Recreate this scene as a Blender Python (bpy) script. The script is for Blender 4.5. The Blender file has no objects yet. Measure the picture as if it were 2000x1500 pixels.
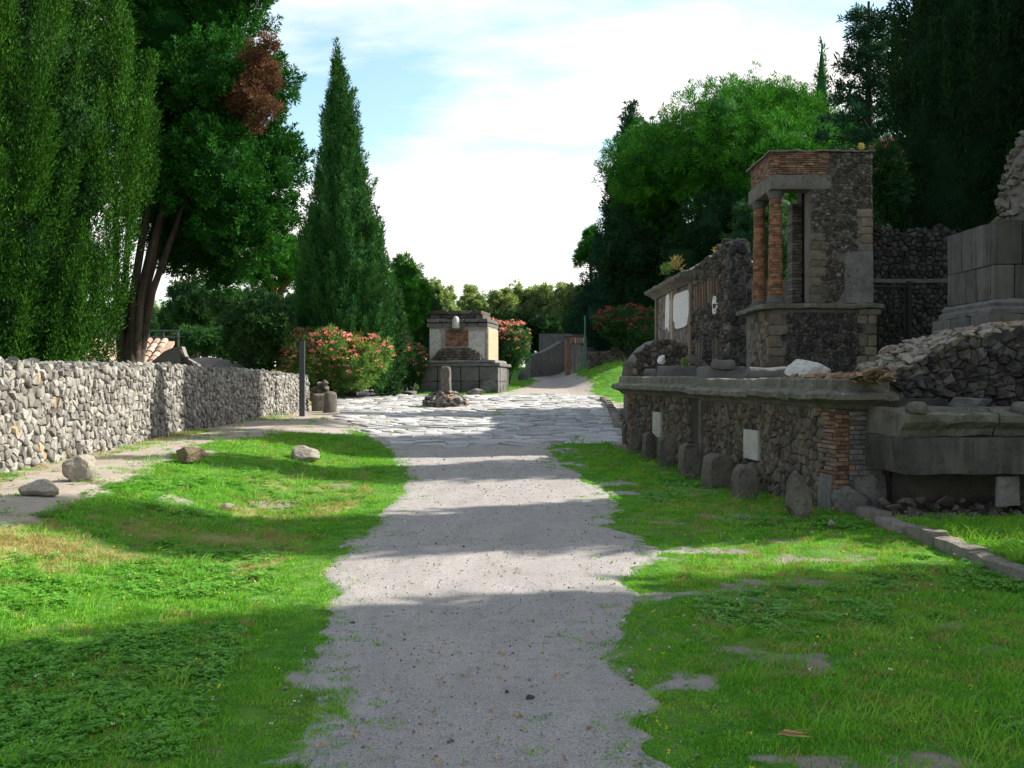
import bpy, bmesh, math, random
import numpy as np
from mathutils import Vector

# ------------------------------------------------------------------ camera, sky, sun, exposure
SC = bpy.context.scene
COL = SC.collection
F, CZ, HZ = 1900.0, 1.7, 750.0
cam = bpy.data.cameras.new('camera'); camo = bpy.data.objects.new('camera', cam); COL.objects.link(camo)
camo.location = (0, 0, CZ); camo.rotation_euler = (math.radians(90), 0, 0)
cam.sensor_width = 36.0; cam.lens = 36.0 * F / 2000.0; cam.clip_start = 0.05; cam.clip_end = 2000
SC.camera = camo

SUN_EL, SUN_AZ = math.radians(37), math.radians(16)      # azimuth measured from +X towards +Y
sun = bpy.data.lights.new('sun', 'SUN'); suno = bpy.data.objects.new('sun', sun); COL.objects.link(suno)
sun.energy = 5.0; sun.angle = math.radians(0.5); sun.color = (1.0, 0.955, 0.87)
sdir = Vector((math.cos(SUN_EL) * math.cos(SUN_AZ), math.cos(SUN_EL) * math.sin(SUN_AZ), math.sin(SUN_EL)))
suno.rotation_euler = sdir.to_track_quat('Z', 'Y').to_euler(); suno.location = (20, 5, 25)

W = bpy.data.worlds.new('World'); SC.world = W; W.use_nodes = True
wn, wl = W.node_tree.nodes, W.node_tree.links
wn.clear()
wout = wn.new('ShaderNodeOutputWorld'); wbg = wn.new('ShaderNodeBackground'); wbg.inputs['Strength'].default_value = 0.14
sky = wn.new('ShaderNodeTexSky'); sky.sky_type = 'NISHITA'; sky.sun_disc = False
sky.sun_elevation = SUN_EL; sky.sun_rotation = math.radians(90) - SUN_AZ
sky.air_density = 1.0; sky.dust_density = 1.2; sky.ozone_density = 1.0
tc = wn.new('ShaderNodeTexCoord'); sep = wn.new('ShaderNodeSeparateXYZ'); wl.new(tc.outputs['Generated'], sep.inputs[0])
def wmath(op, a, b):
    n = wn.new('ShaderNodeMath'); n.operation = op
    for i, s in enumerate((a, b)):
        if isinstance(s, (int, float)): n.inputs[i].default_value = s
        else: wl.new(s, n.inputs[i])
    return n.outputs[0]
zz = wmath('ADD', wmath('MAXIMUM', sep.outputs[2], 0.0), 0.18)
cx_ = wmath('DIVIDE', sep.outputs[0], zz); cy_ = wmath('DIVIDE', sep.outputs[1], zz)
cmb = wn.new('ShaderNodeCombineXYZ'); wl.new(cx_, cmb.inputs[0]); wl.new(cy_, cmb.inputs[1])
wmap = wn.new('ShaderNodeMapping'); wmap.inputs['Location'].default_value = (3.1, 1.7, 0); wmap.inputs['Scale'].default_value = (0.55, 1.0, 1)
wmap.inputs['Rotation'].default_value = (0, 0, 0.35)
wl.new(cmb.outputs[0], wmap.inputs[0])
wnz = wn.new('ShaderNodeTexNoise'); wnz.inputs['Scale'].default_value = 1.5; wnz.inputs['Detail'].default_value = 7; wnz.inputs['Roughness'].default_value = 0.58
wl.new(wmap.outputs[0], wnz.inputs['Vector'])
# thicker cloud low over the horizon, thinning upward
hz = wmath('MULTIPLY', wmath('MAXIMUM', wmath('SUBTRACT', 0.34, sep.outputs[2]), -0.03), 0.55)
cl = wmath('ADD', wnz.outputs['Fac'], hz)
wr = wn.new('ShaderNodeValToRGB'); wr.color_ramp.elements[0].position = 0.45; wr.color_ramp.elements[1].position = 0.66
wl.new(cl, wr.inputs[0])
lift = wn.new('ShaderNodeMix'); lift.data_type = 'RGBA'; lift.blend_type = 'MULTIPLY'; lift.inputs[0].default_value = 1.0
wl.new(sky.outputs[0], lift.inputs[6]); lift.inputs[7].default_value = (.98, 1.04, 0.92, 1)
wmx = wn.new('ShaderNodeMix'); wmx.data_type = 'RGBA'; wl.new(wr.outputs[0], wmx.inputs[0]); wl.new(lift.outputs[2], wmx.inputs[6])
wmx.inputs[7].default_value = (5.0, 4.75, 4.5, 1)
wl.new(wmx.outputs[2], wbg.inputs['Color']); wl.new(wbg.outputs[0], wout.inputs[0])

VS = SC.view_settings
VS.view_transform = 'Standard'; VS.look = 'None'; VS.gamma = 1; VS.use_curve_mapping = False; VS.exposure = 1.1
SC.cycles.max_bounces = 5; SC.cycles.diffuse_bounces = 3; SC.cycles.transmission_bounces = 3; SC.cycles.transparent_max_bounces = 4
SC.cycles.use_denoising = True

rng = np.random.default_rng(7); random.seed(7)

# ------------------------------------------------------------------ helpers
def at(px, py, Y): return np.array([(px - 1000) * Y / F, Y, CZ + (HZ - py) * Y / F])

def _h(ix, iy, iz):
    n = (ix * 374761393 + iy * 668265263 + iz * 1274126177) & 0xFFFFFFFF
    n = ((n ^ (n >> 13)) * 1274126177) & 0xFFFFFFFF
    return ((n ^ (n >> 16)) & 0xFFFF) / 65535.0
def vnoise(p):
    p = np.asarray(p, float); i = np.floor(p).astype(np.int64); f = p - i; f = f * f * (3 - 2 * f); r = 0
    for dx in (0, 1):
        for dy in (0, 1):
            for dz in (0, 1):
                w = (f[..., 0] if dx else 1 - f[..., 0]) * (f[..., 1] if dy else 1 - f[..., 1]) * (f[..., 2] if dz else 1 - f[..., 2])
                r = r + w * _h(i[..., 0] + dx, i[..., 1] + dy, i[..., 2] + dz)
    return r
def fnoise(p, o=3):
    p = np.asarray(p, float); s = 0; a = .5; t = 0
    for k in range(o): s = s + a * vnoise(p * 2 ** k + 17.3 * k); t += a; a *= .5
    return s / t
def n2(x, y, sc, seed=0, o=3):
    x = np.asarray(x, float); y = np.asarray(y, float)
    return fnoise(np.stack([x * sc + seed * 13.7, y * sc + seed * 7.1, np.full(x.shape, seed * 3.3)], -1), o)
def sst(a, b, x):
    t = np.clip((np.asarray(x, float) - a) / (b - a), 0, 1); return t * t * (3 - 2 * t)

PY = [-20, 0, 9, 12, 16, 22, 28, 34, 40, 47, 55, 65, 75, 90, 150, 300]
PZ = [0, 0, 0, .02, .1, .31, .5, .68, .95, 1.30, 1.66, 2.2, 2.8, 3.3, 4.2, 5]
_yy = np.linspace(-20, 300, 1281); _zz = np.interp(_yy, PY, PZ); _k = np.hanning(17); _zz = np.convolve(np.pad(_zz, 8, 'edge'), _k / _k.sum(), 'valid')
WALLY = [4, 13, 21, 27, 34.5, 60]; WALLX = [-6.3, -6.84, -7.4, -7.39, -7.2, -6.5]
def G(x, y):
    x = np.asarray(x, float); y = np.asarray(y, float)
    z = np.interp(y, _yy, _zz)
    lb = np.interp(y, [0, 5, 13, 21, 27, 34, 45, 60], [.36, .42, .45, .33, .2, .05, 0, 0])
    z = z + lb * sst(2.7, 5.6, -x + .5 * (n2(x, y, .4, 3) - .5))
    z = z + .10 * sst(4.42, 4.58, x) * sst(12.4, 11.9, y)
    z = z + 1.15 * sst(2.6, 6.0, x) * sst(41, 52, y)
    z = z + 1.8 * np.exp(-(((x + 13.2) / 3.2) ** 2 + ((y - 42) / 3.0) ** 2))
    z = z + .05 * (n2(x, y, .7, 1) - .5) + .025 * (n2(x, y, 2.6, 2) - .5)
    return z
def hit(px, py):
    lo, hi = 2.0, 90.0
    for Y in np.arange(2.2, 90, .1):
        p = at(px, py, Y)
        if p[2] <= float(G(p[0], p[1])):
            return np.array([p[0], p[1], float(G(p[0], p[1]))])
    return at(px, py, 90)

ORG = {}
def origin_of(parent): return ORG[parent.name]
def new_mesh(name, V, Fc, mat, tint=None, smooth=False):
    me = bpy.data.meshes.new(name); me.from_pydata([tuple(map(float, v)) for v in V], [], [tuple(map(int, f)) for f in Fc])
    if mat: me.materials.append(mat)
    a = me.attributes.new('tint', 'FLOAT', 'FACE')
    if tint is None: tint = .5
    a.data.foreach_set('value', np.broadcast_to(np.asarray(tint, np.float32), (len(me.polygons),)).astype(np.float32).copy())
    if smooth: me.polygons.foreach_set('use_smooth', [True] * len(me.polygons))
    return me
def props(o, label=None, cat=None, group=None, kind=None):
    if label: o['label'] = label
    if cat: o['category'] = cat
    if group: o['group'] = group
    if kind: o['kind'] = kind
    return o
def mk(name, V, Fc, mat, parent=None, tint=None, smooth=False, kind=None, label=None, cat=None, group=None):
    V = np.asarray(V, float)
    if parent is None:
        org = np.array([(V[:, 0].min() + V[:, 0].max()) / 2, (V[:, 1].min() + V[:, 1].max()) / 2, V[:, 2].min()])
    else: org = origin_of(parent)
    me = new_mesh(name, V - org, Fc, mat, tint, smooth)
    o = bpy.data.objects.new(name, me); COL.objects.link(o)
    ORG[o.name] = org
    if parent is None: o.location = org
    else: o.parent = parent
    return props(o, label, cat, group, kind)
def thing(name, loc, label, cat, group=None):
    o = bpy.data.objects.new(name, None); COL.objects.link(o); o.location = [float(c) for c in loc]
    o.empty_display_size = .2
    ORG[o.name] = np.array(loc, float)
    return props(o, label, cat, group)
class MB:
    def __init__(s): s.v = []; s.f = []; s.t = []; s.sm = []; s.n = 0
    def add(s, V, Fc, t=None, sm=False):
        V = np.asarray(V, float); s.v.append(V)
        s.f += [tuple(int(i) + s.n for i in f) for f in Fc]; s.n += len(V); s.sm += [sm] * len(Fc)
        if t is None: t = rng.random()
        s.t += [t] * len(Fc) if np.isscalar(t) else list(t)
    def build(s, name, mat, parent=None, **k):
        o = mk(name, np.concatenate(s.v), s.f, mat, parent, tint=np.array(s.t), **k)
        if any(s.sm): o.data.polygons.foreach_set('use_smooth', s.sm)
        return o

# ---- shapes
BOXF = [(0, 3, 2, 1), (4, 5, 6, 7), (0, 1, 5, 4), (1, 2, 6, 5), (2, 3, 7, 6), (3, 0, 4, 7)]
def boxv(fn, u0, u1, v0, v1, w0, w1, jit=0):
    P = np.array([(u0, v0, w0), (u1, v0, w0), (u1, v1, w0), (u0, v1, w0), (u0, v0, w1), (u1, v0, w1), (u1, v1, w1), (u0, v1, w1)], float)
    if jit: P = P + rng.uniform(-jit, jit, P.shape)
    return fn(P)
_gc = {}
def cube_grid(nx, ny, nz):
    key = (nx, ny, nz)
    if key in _gc: return _gc[key]
    idx = {}; V = []; Fc = []
    def vid(i, j, k):
        if (i, j, k) not in idx: idx[(i, j, k)] = len(V); V.append((2 * i / nx - 1, 2 * j / ny - 1, 2 * k / nz - 1))
        return idx[(i, j, k)]
    for i in range(nx):
        for j in range(ny):
            Fc.append((vid(i, j, 0), vid(i, j + 1, 0), vid(i + 1, j + 1, 0), vid(i + 1, j, 0)))
            Fc.append((vid(i, j, nz), vid(i + 1, j, nz), vid(i + 1, j + 1, nz), vid(i, j + 1, nz)))
    for i in range(nx):
        for k in range(nz):
            Fc.append((vid(i, 0, k), vid(i + 1, 0, k), vid(i + 1, 0, k + 1), vid(i, 0, k + 1)))
            Fc.append((vid(i, ny, k), vid(i, ny, k + 1), vid(i + 1, ny, k + 1), vid(i + 1, ny, k)))
    for j in range(ny):
        for k in range(nz):
            Fc.append((vid(0, j, k), vid(0, j, k + 1), vid(0, j + 1, k + 1), vid(0, j + 1, k)))
            Fc.append((vid(nx, j, k), vid(nx, j + 1, k), vid(nx, j + 1, k + 1), vid(nx, j, k + 1)))
    _gc[key] = (np.array(V), Fc); return _gc[key]
def rb(fn, u0, u1, v0, v1, w0, w1, seg=(4, 3, 4), r=.03, amp=.012, nsc=6.0, taper=0):
    """weathered block: rounded box in a frame, with noise"""
    V, Fc = cube_grid(*seg)
    half = np.array([(u1 - u0) / 2, (v1 - v0) / 2, (w1 - w0) / 2]); c = np.array([(u1 + u0) / 2, (v1 + v0) / 2, (w1 + w0) / 2])
    r = min(r, half.min() * .95)
    P = V * half; inn = np.clip(P, -(half - r), half - r); d = P - inn; L = np.linalg.norm(d, axis=1, keepdims=True)
    P = inn + np.where(L > 1e-9, d / np.maximum(L, 1e-9) * r, 0)
    if taper: P[:, 0] *= 1 - taper * (P[:, 1] / half[1] + 1) / 2; P[:, 2] *= 1 - taper * (P[:, 1] / half[1] + 1) / 2
    P = P + c
    if amp:
        s = rng.uniform(0, 90, 3)
        P = P + amp * 2 * np.stack([fnoise(P * nsc + s + 31 * k, 2) - .5 for k in range(3)], -1)
    return fn(P), Fc
def frame(org, ang=0):
    """local (x right, z up, y back) frame: columns u, v(up), w(towards -y local i.e. outwards to the viewer)"""
    ca, sa = math.cos(ang), math.sin(ang); o = np.array(org, float)
    U = np.array([ca, sa, 0]); N = np.array([sa, -ca, 0])
    return lambda P: o + np.asarray(P)[:, [0]] * U + np.asarray(P)[:, [1]] * np.array([0, 0, 1.]) + np.asarray(P)[:, [2]] * N
def frame2(A, B):
    """vertical wall frame: u from A to B, v up, w to the left-hand outward side (u x up reversed)"""
    A = np.array(A, float); B = np.array(B, float); d = B - A; d[2] = 0; L = np.linalg.norm(d); U = d / L
    N = np.array([U[1], -U[0], 0])
    return (lambda P: A + np.asarray(P)[:, [0]] * U + np.asarray(P)[:, [1]] * np.array([0, 0, 1.]) + np.asarray(P)[:, [2]] * N), L
def tube(P, R, n=8, cap=True):
    P = np.asarray(P, float); V = []; Fc = []
    up = np.array([.13, .21, 1.]); prev = None
    for i in range(len(P)):
        t = P[min(i + 1, len(P) - 1)] - P[max(i - 1, 0)]; t = t / (np.linalg.norm(t) + 1e-9)
        a = np.cross(t, up if abs(t[2]) < .95 else np.array([1., 0, 0])) if prev is None else prev - t * np.dot(prev, t)
        a = a / (np.linalg.norm(a) + 1e-9); prev = a; b = np.cross(t, a)
        for k in range(n):
            th = 2 * math.pi * k / n; V.append(P[i] + R[i] * (math.cos(th) * a + math.sin(th) * b))
    for i in range(len(P) - 1):
        for k in range(n): Fc.append((i * n + k, i * n + (k + 1) % n, (i + 1) * n + (k + 1) % n, (i + 1) * n + k))
    if cap: Fc.append(tuple(range(n - 1, -1, -1))); Fc.append(tuple((len(P) - 1) * n + k for k in range(n)))
    return np.array(V), Fc
def lathe(prof, c, n=24):
    V = []; Fc = []
    for (r, z) in prof:
        for k in range(n):
            th = 2 * math.pi * k / n; V.append((c[0] + r * math.cos(th), c[1] + r * math.sin(th), c[2] + z))
    for i in range(len(prof) - 1):
        for k in range(n): Fc.append((i * n + k, i * n + (k + 1) % n, (i + 1) * n + (k + 1) % n, (i + 1) * n + k))
    Fc.append(tuple(range(n - 1, -1, -1))); Fc.append(tuple((len(prof) - 1) * n + k for k in range(n)))
    return np.array(V), Fc
def ico(sub):
    bm = bmesh.new(); bmesh.ops.create_icosphere(bm, subdivisions=sub, radius=1)
    V = np.array([v.co[:] for v in bm.verts]); Fc = [tuple(v.index for v in f.verts) for f in bm.faces]; bm.free(); return V, Fc
ICO = {k: ico(k) for k in (1, 2, 3, 4)}
def hulls(n, npt=13):
    out = []
    for i in range(n):
        bm = bmesh.new()
        for p in rng.normal(size=(npt, 3)):
            p = p / np.linalg.norm(p) * rng.uniform(.8, 1.0); bm.verts.new(p)
        r = bmesh.ops.convex_hull(bm, input=bm.verts); bmesh.ops.delete(bm, geom=[e for e in r['geom_interior'] if isinstance(e, bmesh.types.BMVert)], context='VERTS')
        bm.verts.index_update(); bm.faces.ensure_lookup_table()
        out.append((np.array([v.co[:] for v in bm.verts]), [tuple(v.index for v in f.verts) for f in bm.faces])); bm.free()
    return out
HULL = hulls(14); PEB = hulls(6, 8)
def rotm(rx, ry, rz):
    cx, sx, cy, sy, cz, sz = math.cos(rx), math.sin(rx), math.cos(ry), math.sin(ry), math.cos(rz), math.sin(rz)
    return np.array([[cz, -sz, 0], [sz, cz, 0], [0, 0, 1]]) @ np.array([[cy, 0, sy], [0, 1, 0], [-sy, 0, cy]]) @ np.array([[1, 0, 0], [0, cx, -sx], [0, sx, cx]])
def hull_at(c, s, tilt=.4, lib=None):
    V, Fc = (lib or HULL)[rng.integers(len(lib or HULL))]
    M = rotm(*rng.uniform(-tilt, tilt, 2), rng.uniform(0, 6.28))
    return (V * np.asarray(s)) @ M.T + np.asarray(c), Fc
def hero_rock(c, s, seed, rz=0, tilt=(0, 0), sub=4, cuts=11, amp=.16):
    r = np.random.default_rng(seed); V, Fc = ICO[sub]; P = V.copy()
    for k in range(cuts):
        n = r.normal(size=3); n /= np.linalg.norm(n); d = r.uniform(.5, .82); h = P @ n
        P = P - np.outer(np.maximum(h - d, 0), n) * .93
    P = P * (1 + amp * (fnoise(P * 1.7 + seed * 3.1, 3)[:, None] - .5) * 2) + .05 * np.stack([fnoise(P * 6 + seed + 11 * k, 2) - .5 for k in range(3)], -1)
    P = (P * np.asarray(s)) @ rotm(tilt[0], tilt[1], rz).T
    return P + np.asarray(c), Fc

def clip_poly(poly, p, n):
    out = []; L = len(poly)
    d = [(q[0] - p[0]) * n[0] + (q[1] - p[1]) * n[1] for q in poly]
    for i in range(L):
        j = (i + 1) % L
        if d[i] <= 0: out.append(poly[i])
        if (d[i] < 0 < d[j]) or (d[j] < 0 < d[i]):
            t = d[i] / (d[i] - d[j]); out.append((poly[i][0] + t * (poly[j][0] - poly[i][0]), poly[i][1] + t * (poly[j][1] - poly[i][1])))
    return out
def voronoi(pts, rect):
    pts = np.asarray(pts); N = len(pts); res = []
    order = np.argsort(((pts[:, None, :] - pts[None, :, :]) ** 2).sum(-1), axis=1)[:, 1:17]
    for i in range(N):
        p = pts[i]; poly = [(rect[0], rect[2]), (rect[1], rect[2]), (rect[1], rect[3]), (rect[0], rect[3])]
        for j in order[i]:
            q = pts[j]; n = q - p; dd = math.hypot(*n)
            R = max(math.hypot(v[0] - p[0], v[1] - p[1]) for v in poly)
            if dd / 2 > R: break
            poly = clip_poly(poly, (p + q) / 2, n)
            if len(poly) < 3: break
        res.append(poly)
    return res
def jitter_pts(u0, u1, v0, v1, su, sv, j=.36, drop=.1):
    P = []; row = 0
    for v in np.arange(v0 + sv / 2, v1, sv):
        for u in np.arange(u0 + su / 2 + (row % 2) * su / 2 - su / 2, u1 + su / 2, su):
            a, b = u + rng.uniform(-j, j) * su, v + rng.uniform(-j, j) * sv
            if u0 < a < u1 and v0 < b < v1 and rng.random() > drop: P.append((a, b))
        row += 1
    return np.array(P)
def cell_stone(poly, gap, back, proud, rough=.25, flat=.62):
    P = np.array(poly); c = P.mean(0); d = P - c; L = np.linalg.norm(d, axis=1, keepdims=True)
    keep = np.linalg.norm(np.roll(P, -1, 0) - P, axis=1) > .12 * L.max()
    if keep.sum() >= 4: P = P[keep]; d = P - c; L = np.linalg.norm(d, axis=1, keepdims=True)
    n = len(P); P1 = c + d * np.clip(1 - gap / L, .3, 1)
    P2 = c + (P1 - c) * .96; P3 = c + (P1 - c) * flat + rng.uniform(-.08, .08, P1.shape) * L.mean()
    tl = rng.uniform(-rough, rough, 2)
    w3 = proud * (1 + rng.uniform(-rough, rough, n)) + (P3 - c) @ tl * .5
    P2 = P2 + rng.normal(size=P2.shape) * .03 * L.mean()
    V = np.concatenate([np.c_[P1, np.full(n, back)], np.c_[P2, proud * rng.uniform(.25, .6, n)], np.c_[P3, w3], [[c[0], c[1], proud * rng.uniform(.95, 1.2)]]])
    Fc = []
    for i in range(n):
        k = (i + 1) % n
        Fc += [(i, k, n + k, n + i), (n + i, n + k, 2 * n + k, 2 * n + i), (2 * n + i, 2 * n + k, 3 * n)]
    return V, Fc
def stone_field(parent, fn, u0, u1, v0, v1, su, sv, mat, top=None, skip=None, name='stone', singles=300, gap=.012, back=-.05, proud=.035,
                rough=.3, drop=.1, jit=.36, alt=None, altp=0, smooth=.3, flat=.62, rest_name=None):
    pts = jitter_pts(u0, u1, v0, v1, su, sv, jit, drop)
    polys = voronoi(pts, (u0, u1, v0, v1)); items = []
    for poly in polys:
        if len(poly) < 3: continue
        c = np.mean(poly, 0)
        if top is not None and (c[1] > top(c[0]) or max(q[1] for q in poly) > top(c[0]) + .7 * sv): continue
        if skip is not None and skip(c[0], c[1]): continue
        pr = proud * rng.uniform(.15, 1.5)
        V, Fc = cell_stone(poly, gap, back, pr, rough, flat); V = fn(V)
        P = np.array(poly); x, y = P[:, 0], P[:, 1]
        area = abs(np.dot(x, np.roll(y, 1)) - np.dot(y, np.roll(x, 1))) / 2
        wc = V.mean(0); items.append((area / ((wc[0]) ** 2 + wc[1] ** 2), V, Fc))
    items.sort(key=lambda t: -t[0]); rest = MB()
    for i, (a, V, Fc) in enumerate(items):
        if i < singles:
            m = alt if (alt and rng.random() < altp) else mat
            mk(name, V, Fc, m, parent, tint=rng.random(), smooth=rng.random() < smooth)
        else: rest.add(V, Fc, None, rng.random() < smooth)
    if rest.v: rest.build(rest_name or name, mat, parent, kind='stuff')
def brick_field(parent, fn, u0, u1, v0, v1, bl, bh, mats, w0=-.06, w1=.012, skip=None, joined=False, name='brick', joint=.012):
    B = MB() if joined else None; r = 0; v = v0
    while v + bh * .6 < v1:
        h = bh * rng.uniform(.85, 1.15); u = u0 - (r % 2) * bl * .5
        while u < u1 - .01:
            l = bl * rng.uniform(.75, 1.25); a, b = max(u, u0), min(u + l - joint, u1); u += l
            if b - a < .03: continue
            if skip and skip((a + b) / 2, v + h / 2): continue
            ww = w1 + rng.uniform(-.008, .012)
            V = boxv(fn, a, b, v, min(v + h - joint, v1), w0, ww, .003)
            if joined: B.add(V, BOXF)
            else: mk(name, V, BOXF, mats[int(rng.random() ** 1.6 * len(mats))], parent, tint=rng.random())
        v += h; r += 1
    if joined: B.build(name, mats[0], parent, kind='stuff')
def core(name, fn, u0, u1, v0, top, w0, w1, mat, parent, n=40):
    """solid wall body with a profiled top"""
    us = np.linspace(u0, u1, n + 1); V = []
    for u in us:
        t = top(u) if callable(top) else top
        V += [(u, v0, w0), (u, t, w0), (u, t, w1), (u, v0, w1)]
    Fc = []
    for i in range(n):
        a, b = 4 * i, 4 * i + 4
        Fc += [(a, a + 1, b + 1, b), (a + 1, a + 2, b + 2, b + 1), (a + 2, a + 3, b + 3, b + 2), (a + 3, a, b, b + 3)]
    Fc += [(3, 2, 1, 0), (4 * n, 4 * n + 1, 4 * n + 2, 4 * n + 3)]
    return mk(name, fn(np.array(V, float)), Fc, mat, parent)
def sweep(fn, prof, u0, u1, m0=0, m1=0, n=14, amp=.012, chip=0):
    """profile [(w out, v up)] run along u; m0/m1 = mitre: du per dw at the ends"""
    prof = np.array(prof, float); k = len(prof); V = []; Fc = []
    for i in range(n + 1):
        t = i / n
        for (w, v) in prof: V.append((u0 * (1 - t) + u1 * t - m0 * w * (1 - t) + m1 * w * t, v, w))
    V = np.array(V); s = rng.uniform(0, 50, 3)
    nz = np.stack([fnoise(V * 5 + s + 19 * j, 3) - .5 for j in range(3)], -1); nz[:, 0] *= .3
    ins = np.ones(len(V))[:, None]
    V = V + amp * 2 * nz * ins
    if chip:
        c = np.clip(fnoise(V * 3.1 + s + 5, 3) - .6, 0, 1) * chip; V[:, 2] -= c * np.clip(V[:, 2], 0, 1) * 3; V[:, 1] -= c * .3
    for i in range(n):
        for j in range(k):
            j2 = (j + 1) % k; Fc.append((i * k + j, i * k + j2, (i + 1) * k + j2, (i + 1) * k + j))
    Fc.append(tuple(range(k - 1, -1, -1))); Fc.append(tuple(n * k + j for j in range(k)))
    return fn(V), Fc

# ------------------------------------------------------------------ materials
def nodes_mat(name):
    m = bpy.data.materials.new(name); m.use_nodes = True; t = m.node_tree; t.nodes.clear(); return m, t.nodes, t.links
def mixc(N, L, fac, a, b, blend='MIX'):
    n = N.new('ShaderNodeMix'); n.data_type = 'RGBA'; n.blend_type = blend
    for sock, v in ((n.inputs[0], fac), (n.inputs[6], a), (n.inputs[7], b)):
        if isinstance(v, (int, float)): sock.default_value = v
        elif isinstance(v, tuple): sock.default_value = (*v, 1)
        else: L.new(v, sock)
    return n.outputs[2]
def noise_n(N, L, vec, scale, detail=4, rough=.55, dist=0):
    n = N.new('ShaderNodeTexNoise'); n.inputs['Scale'].default_value = scale; n.inputs['Detail'].default_value = detail
    n.inputs['Roughness'].default_value = rough; n.inputs['Distortion'].default_value = dist; L.new(vec, n.inputs['Vector']); return n.outputs['Fac']
def ramp(N, L, s, a, b):
    n = N.new('ShaderNodeMapRange'); n.inputs[1].default_value = a; n.inputs[2].default_value = b; L.new(s, n.inputs[0]); return n.outputs[0]
def mul(N, L, s, k, add=0):
    n = N.new('ShaderNodeMath'); n.operation = 'MULTIPLY_ADD'; L.new(s, n.inputs[0]); n.inputs[1].default_value = k; n.inputs[2].default_value = add; return n.outputs[0]
def attr(N, name): n = N.new('ShaderNodeAttribute'); n.attribute_name = name; return n.outputs['Fac']
def stone_mat(name, c1, c2, spot=None, spot_amt=.5, sc=3.0, tint=.5, bump=.5, bscale=28, rough=.92, lichen=None, lich_t=.62, streak=None):
    m, N, L = nodes_mat(name); g = N.new('ShaderNodeNewGeometry'); pos = g.outputs['Position']
    f1 = ramp(N, L, noise_n(N, L, pos, sc, 6, .65), .3, .7); col = mixc(N, L, f1, c1, c2)
    if spot: col = mixc(N, L, mul(N, L, ramp(N, L, noise_n(N, L, pos, sc * 2.7, 4, .6), .52, .68), spot_amt), col, spot)
    if lichen: col = mixc(N, L, ramp(N, L, noise_n(N, L, pos, sc * 6, 5, .7), lich_t, lich_t + .08), col, lichen)
    if streak:
        mp = N.new('ShaderNodeMapping'); mp.inputs['Scale'].default_value = (1, 1, .12); L.new(pos, mp.inputs[0])
        col = mixc(N, L, mul(N, L, ramp(N, L, noise_n(N, L, mp.outputs[0], 5, 5, .6), .48, .7), .8), col, streak)
    fine = noise_n(N, L, pos, bscale * 2.2, 3, .7)
    col = mixc(N, L, 1.0, col, mixc(N, L, fine, (.6, .6, .6), (1.35, 1.35, 1.35)), 'MULTIPLY')
    ta = attr(N, 'tint'); tv = N.new('ShaderNodeCombineColor')
    tm = mul(N, L, ta, 2 * tint, 1 - tint)
    for i in range(3): L.new(tm, tv.inputs[i])
    col = mixc(N, L, 1.0, col, tv.outputs[0], 'MULTIPLY')
    b = N.new('ShaderNodeBsdfPrincipled'); L.new(col, b.inputs['Base Color']); b.inputs['Roughness'].default_value = rough
    b.inputs['Specular IOR Level'].default_value = .25
    bn = N.new('ShaderNodeBump'); bn.inputs['Strength'].default_value = bump; bn.inputs['Distance'].default_value = .03
    L.new(noise_n(N, L, pos, bscale, 6, .65), bn.inputs['Height']); L.new(bn.outputs[0], b.inputs['Normal'])
    o = N.new('ShaderNodeOutputMaterial'); L.new(b.outputs[0], o.inputs[0]); return m
def leaf_mat(name, c1, c2, trans=.3, c3=None, rough=.75, spec=.06):
    m, N, L = nodes_mat(name); ta = attr(N, 'tint'); col = mixc(N, L, ta, c1, c2)
    oi = N.new('ShaderNodeObjectInfo')
    g = N.new('ShaderNodeNewGeometry')
    if c3: col = mixc(N, L, ramp(N, L, noise_n(N, L, g.outputs['Position'], 1.1, 4), .5, .7), col, c3)
    b = N.new('ShaderNodeBsdfPrincipled'); L.new(col, b.inputs['Base Color']); b.inputs['Roughness'].default_value = rough; b.inputs['Specular IOR Level'].default_value = spec
    t = N.new('ShaderNodeBsdfTranslucent'); L.new(mixc(N, L, 1.0, col, (1.25, 1.35, .6), 'MULTIPLY'), t.inputs[0])
    mx = N.new('ShaderNodeMixShader'); mx.inputs[0].default_value = trans; L.new(b.outputs[0], mx.inputs[1]); L.new(t.outputs[0], mx.inputs[2])
    o = N.new('ShaderNodeOutputMaterial'); L.new(mx.outputs[0], o.inputs[0]); return m
def plain_mat(name, c, rough=.6, metal=0, sc=8, c2=None):
    m, N, L = nodes_mat(name); g = N.new('ShaderNodeNewGeometry')
    col = mixc(N, L, noise_n(N, L, g.outputs['Position'], sc, 5), c, c2 or tuple(x * .6 for x in c))
    b = N.new('ShaderNodeBsdfPrincipled'); L.new(col, b.inputs['Base Color']); b.inputs['Roughness'].default_value = rough; b.inputs['Metallic'].default_value = metal
    o = N.new('ShaderNodeOutputMaterial'); L.new(b.outputs[0], o.inputs[0]); return m

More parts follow.
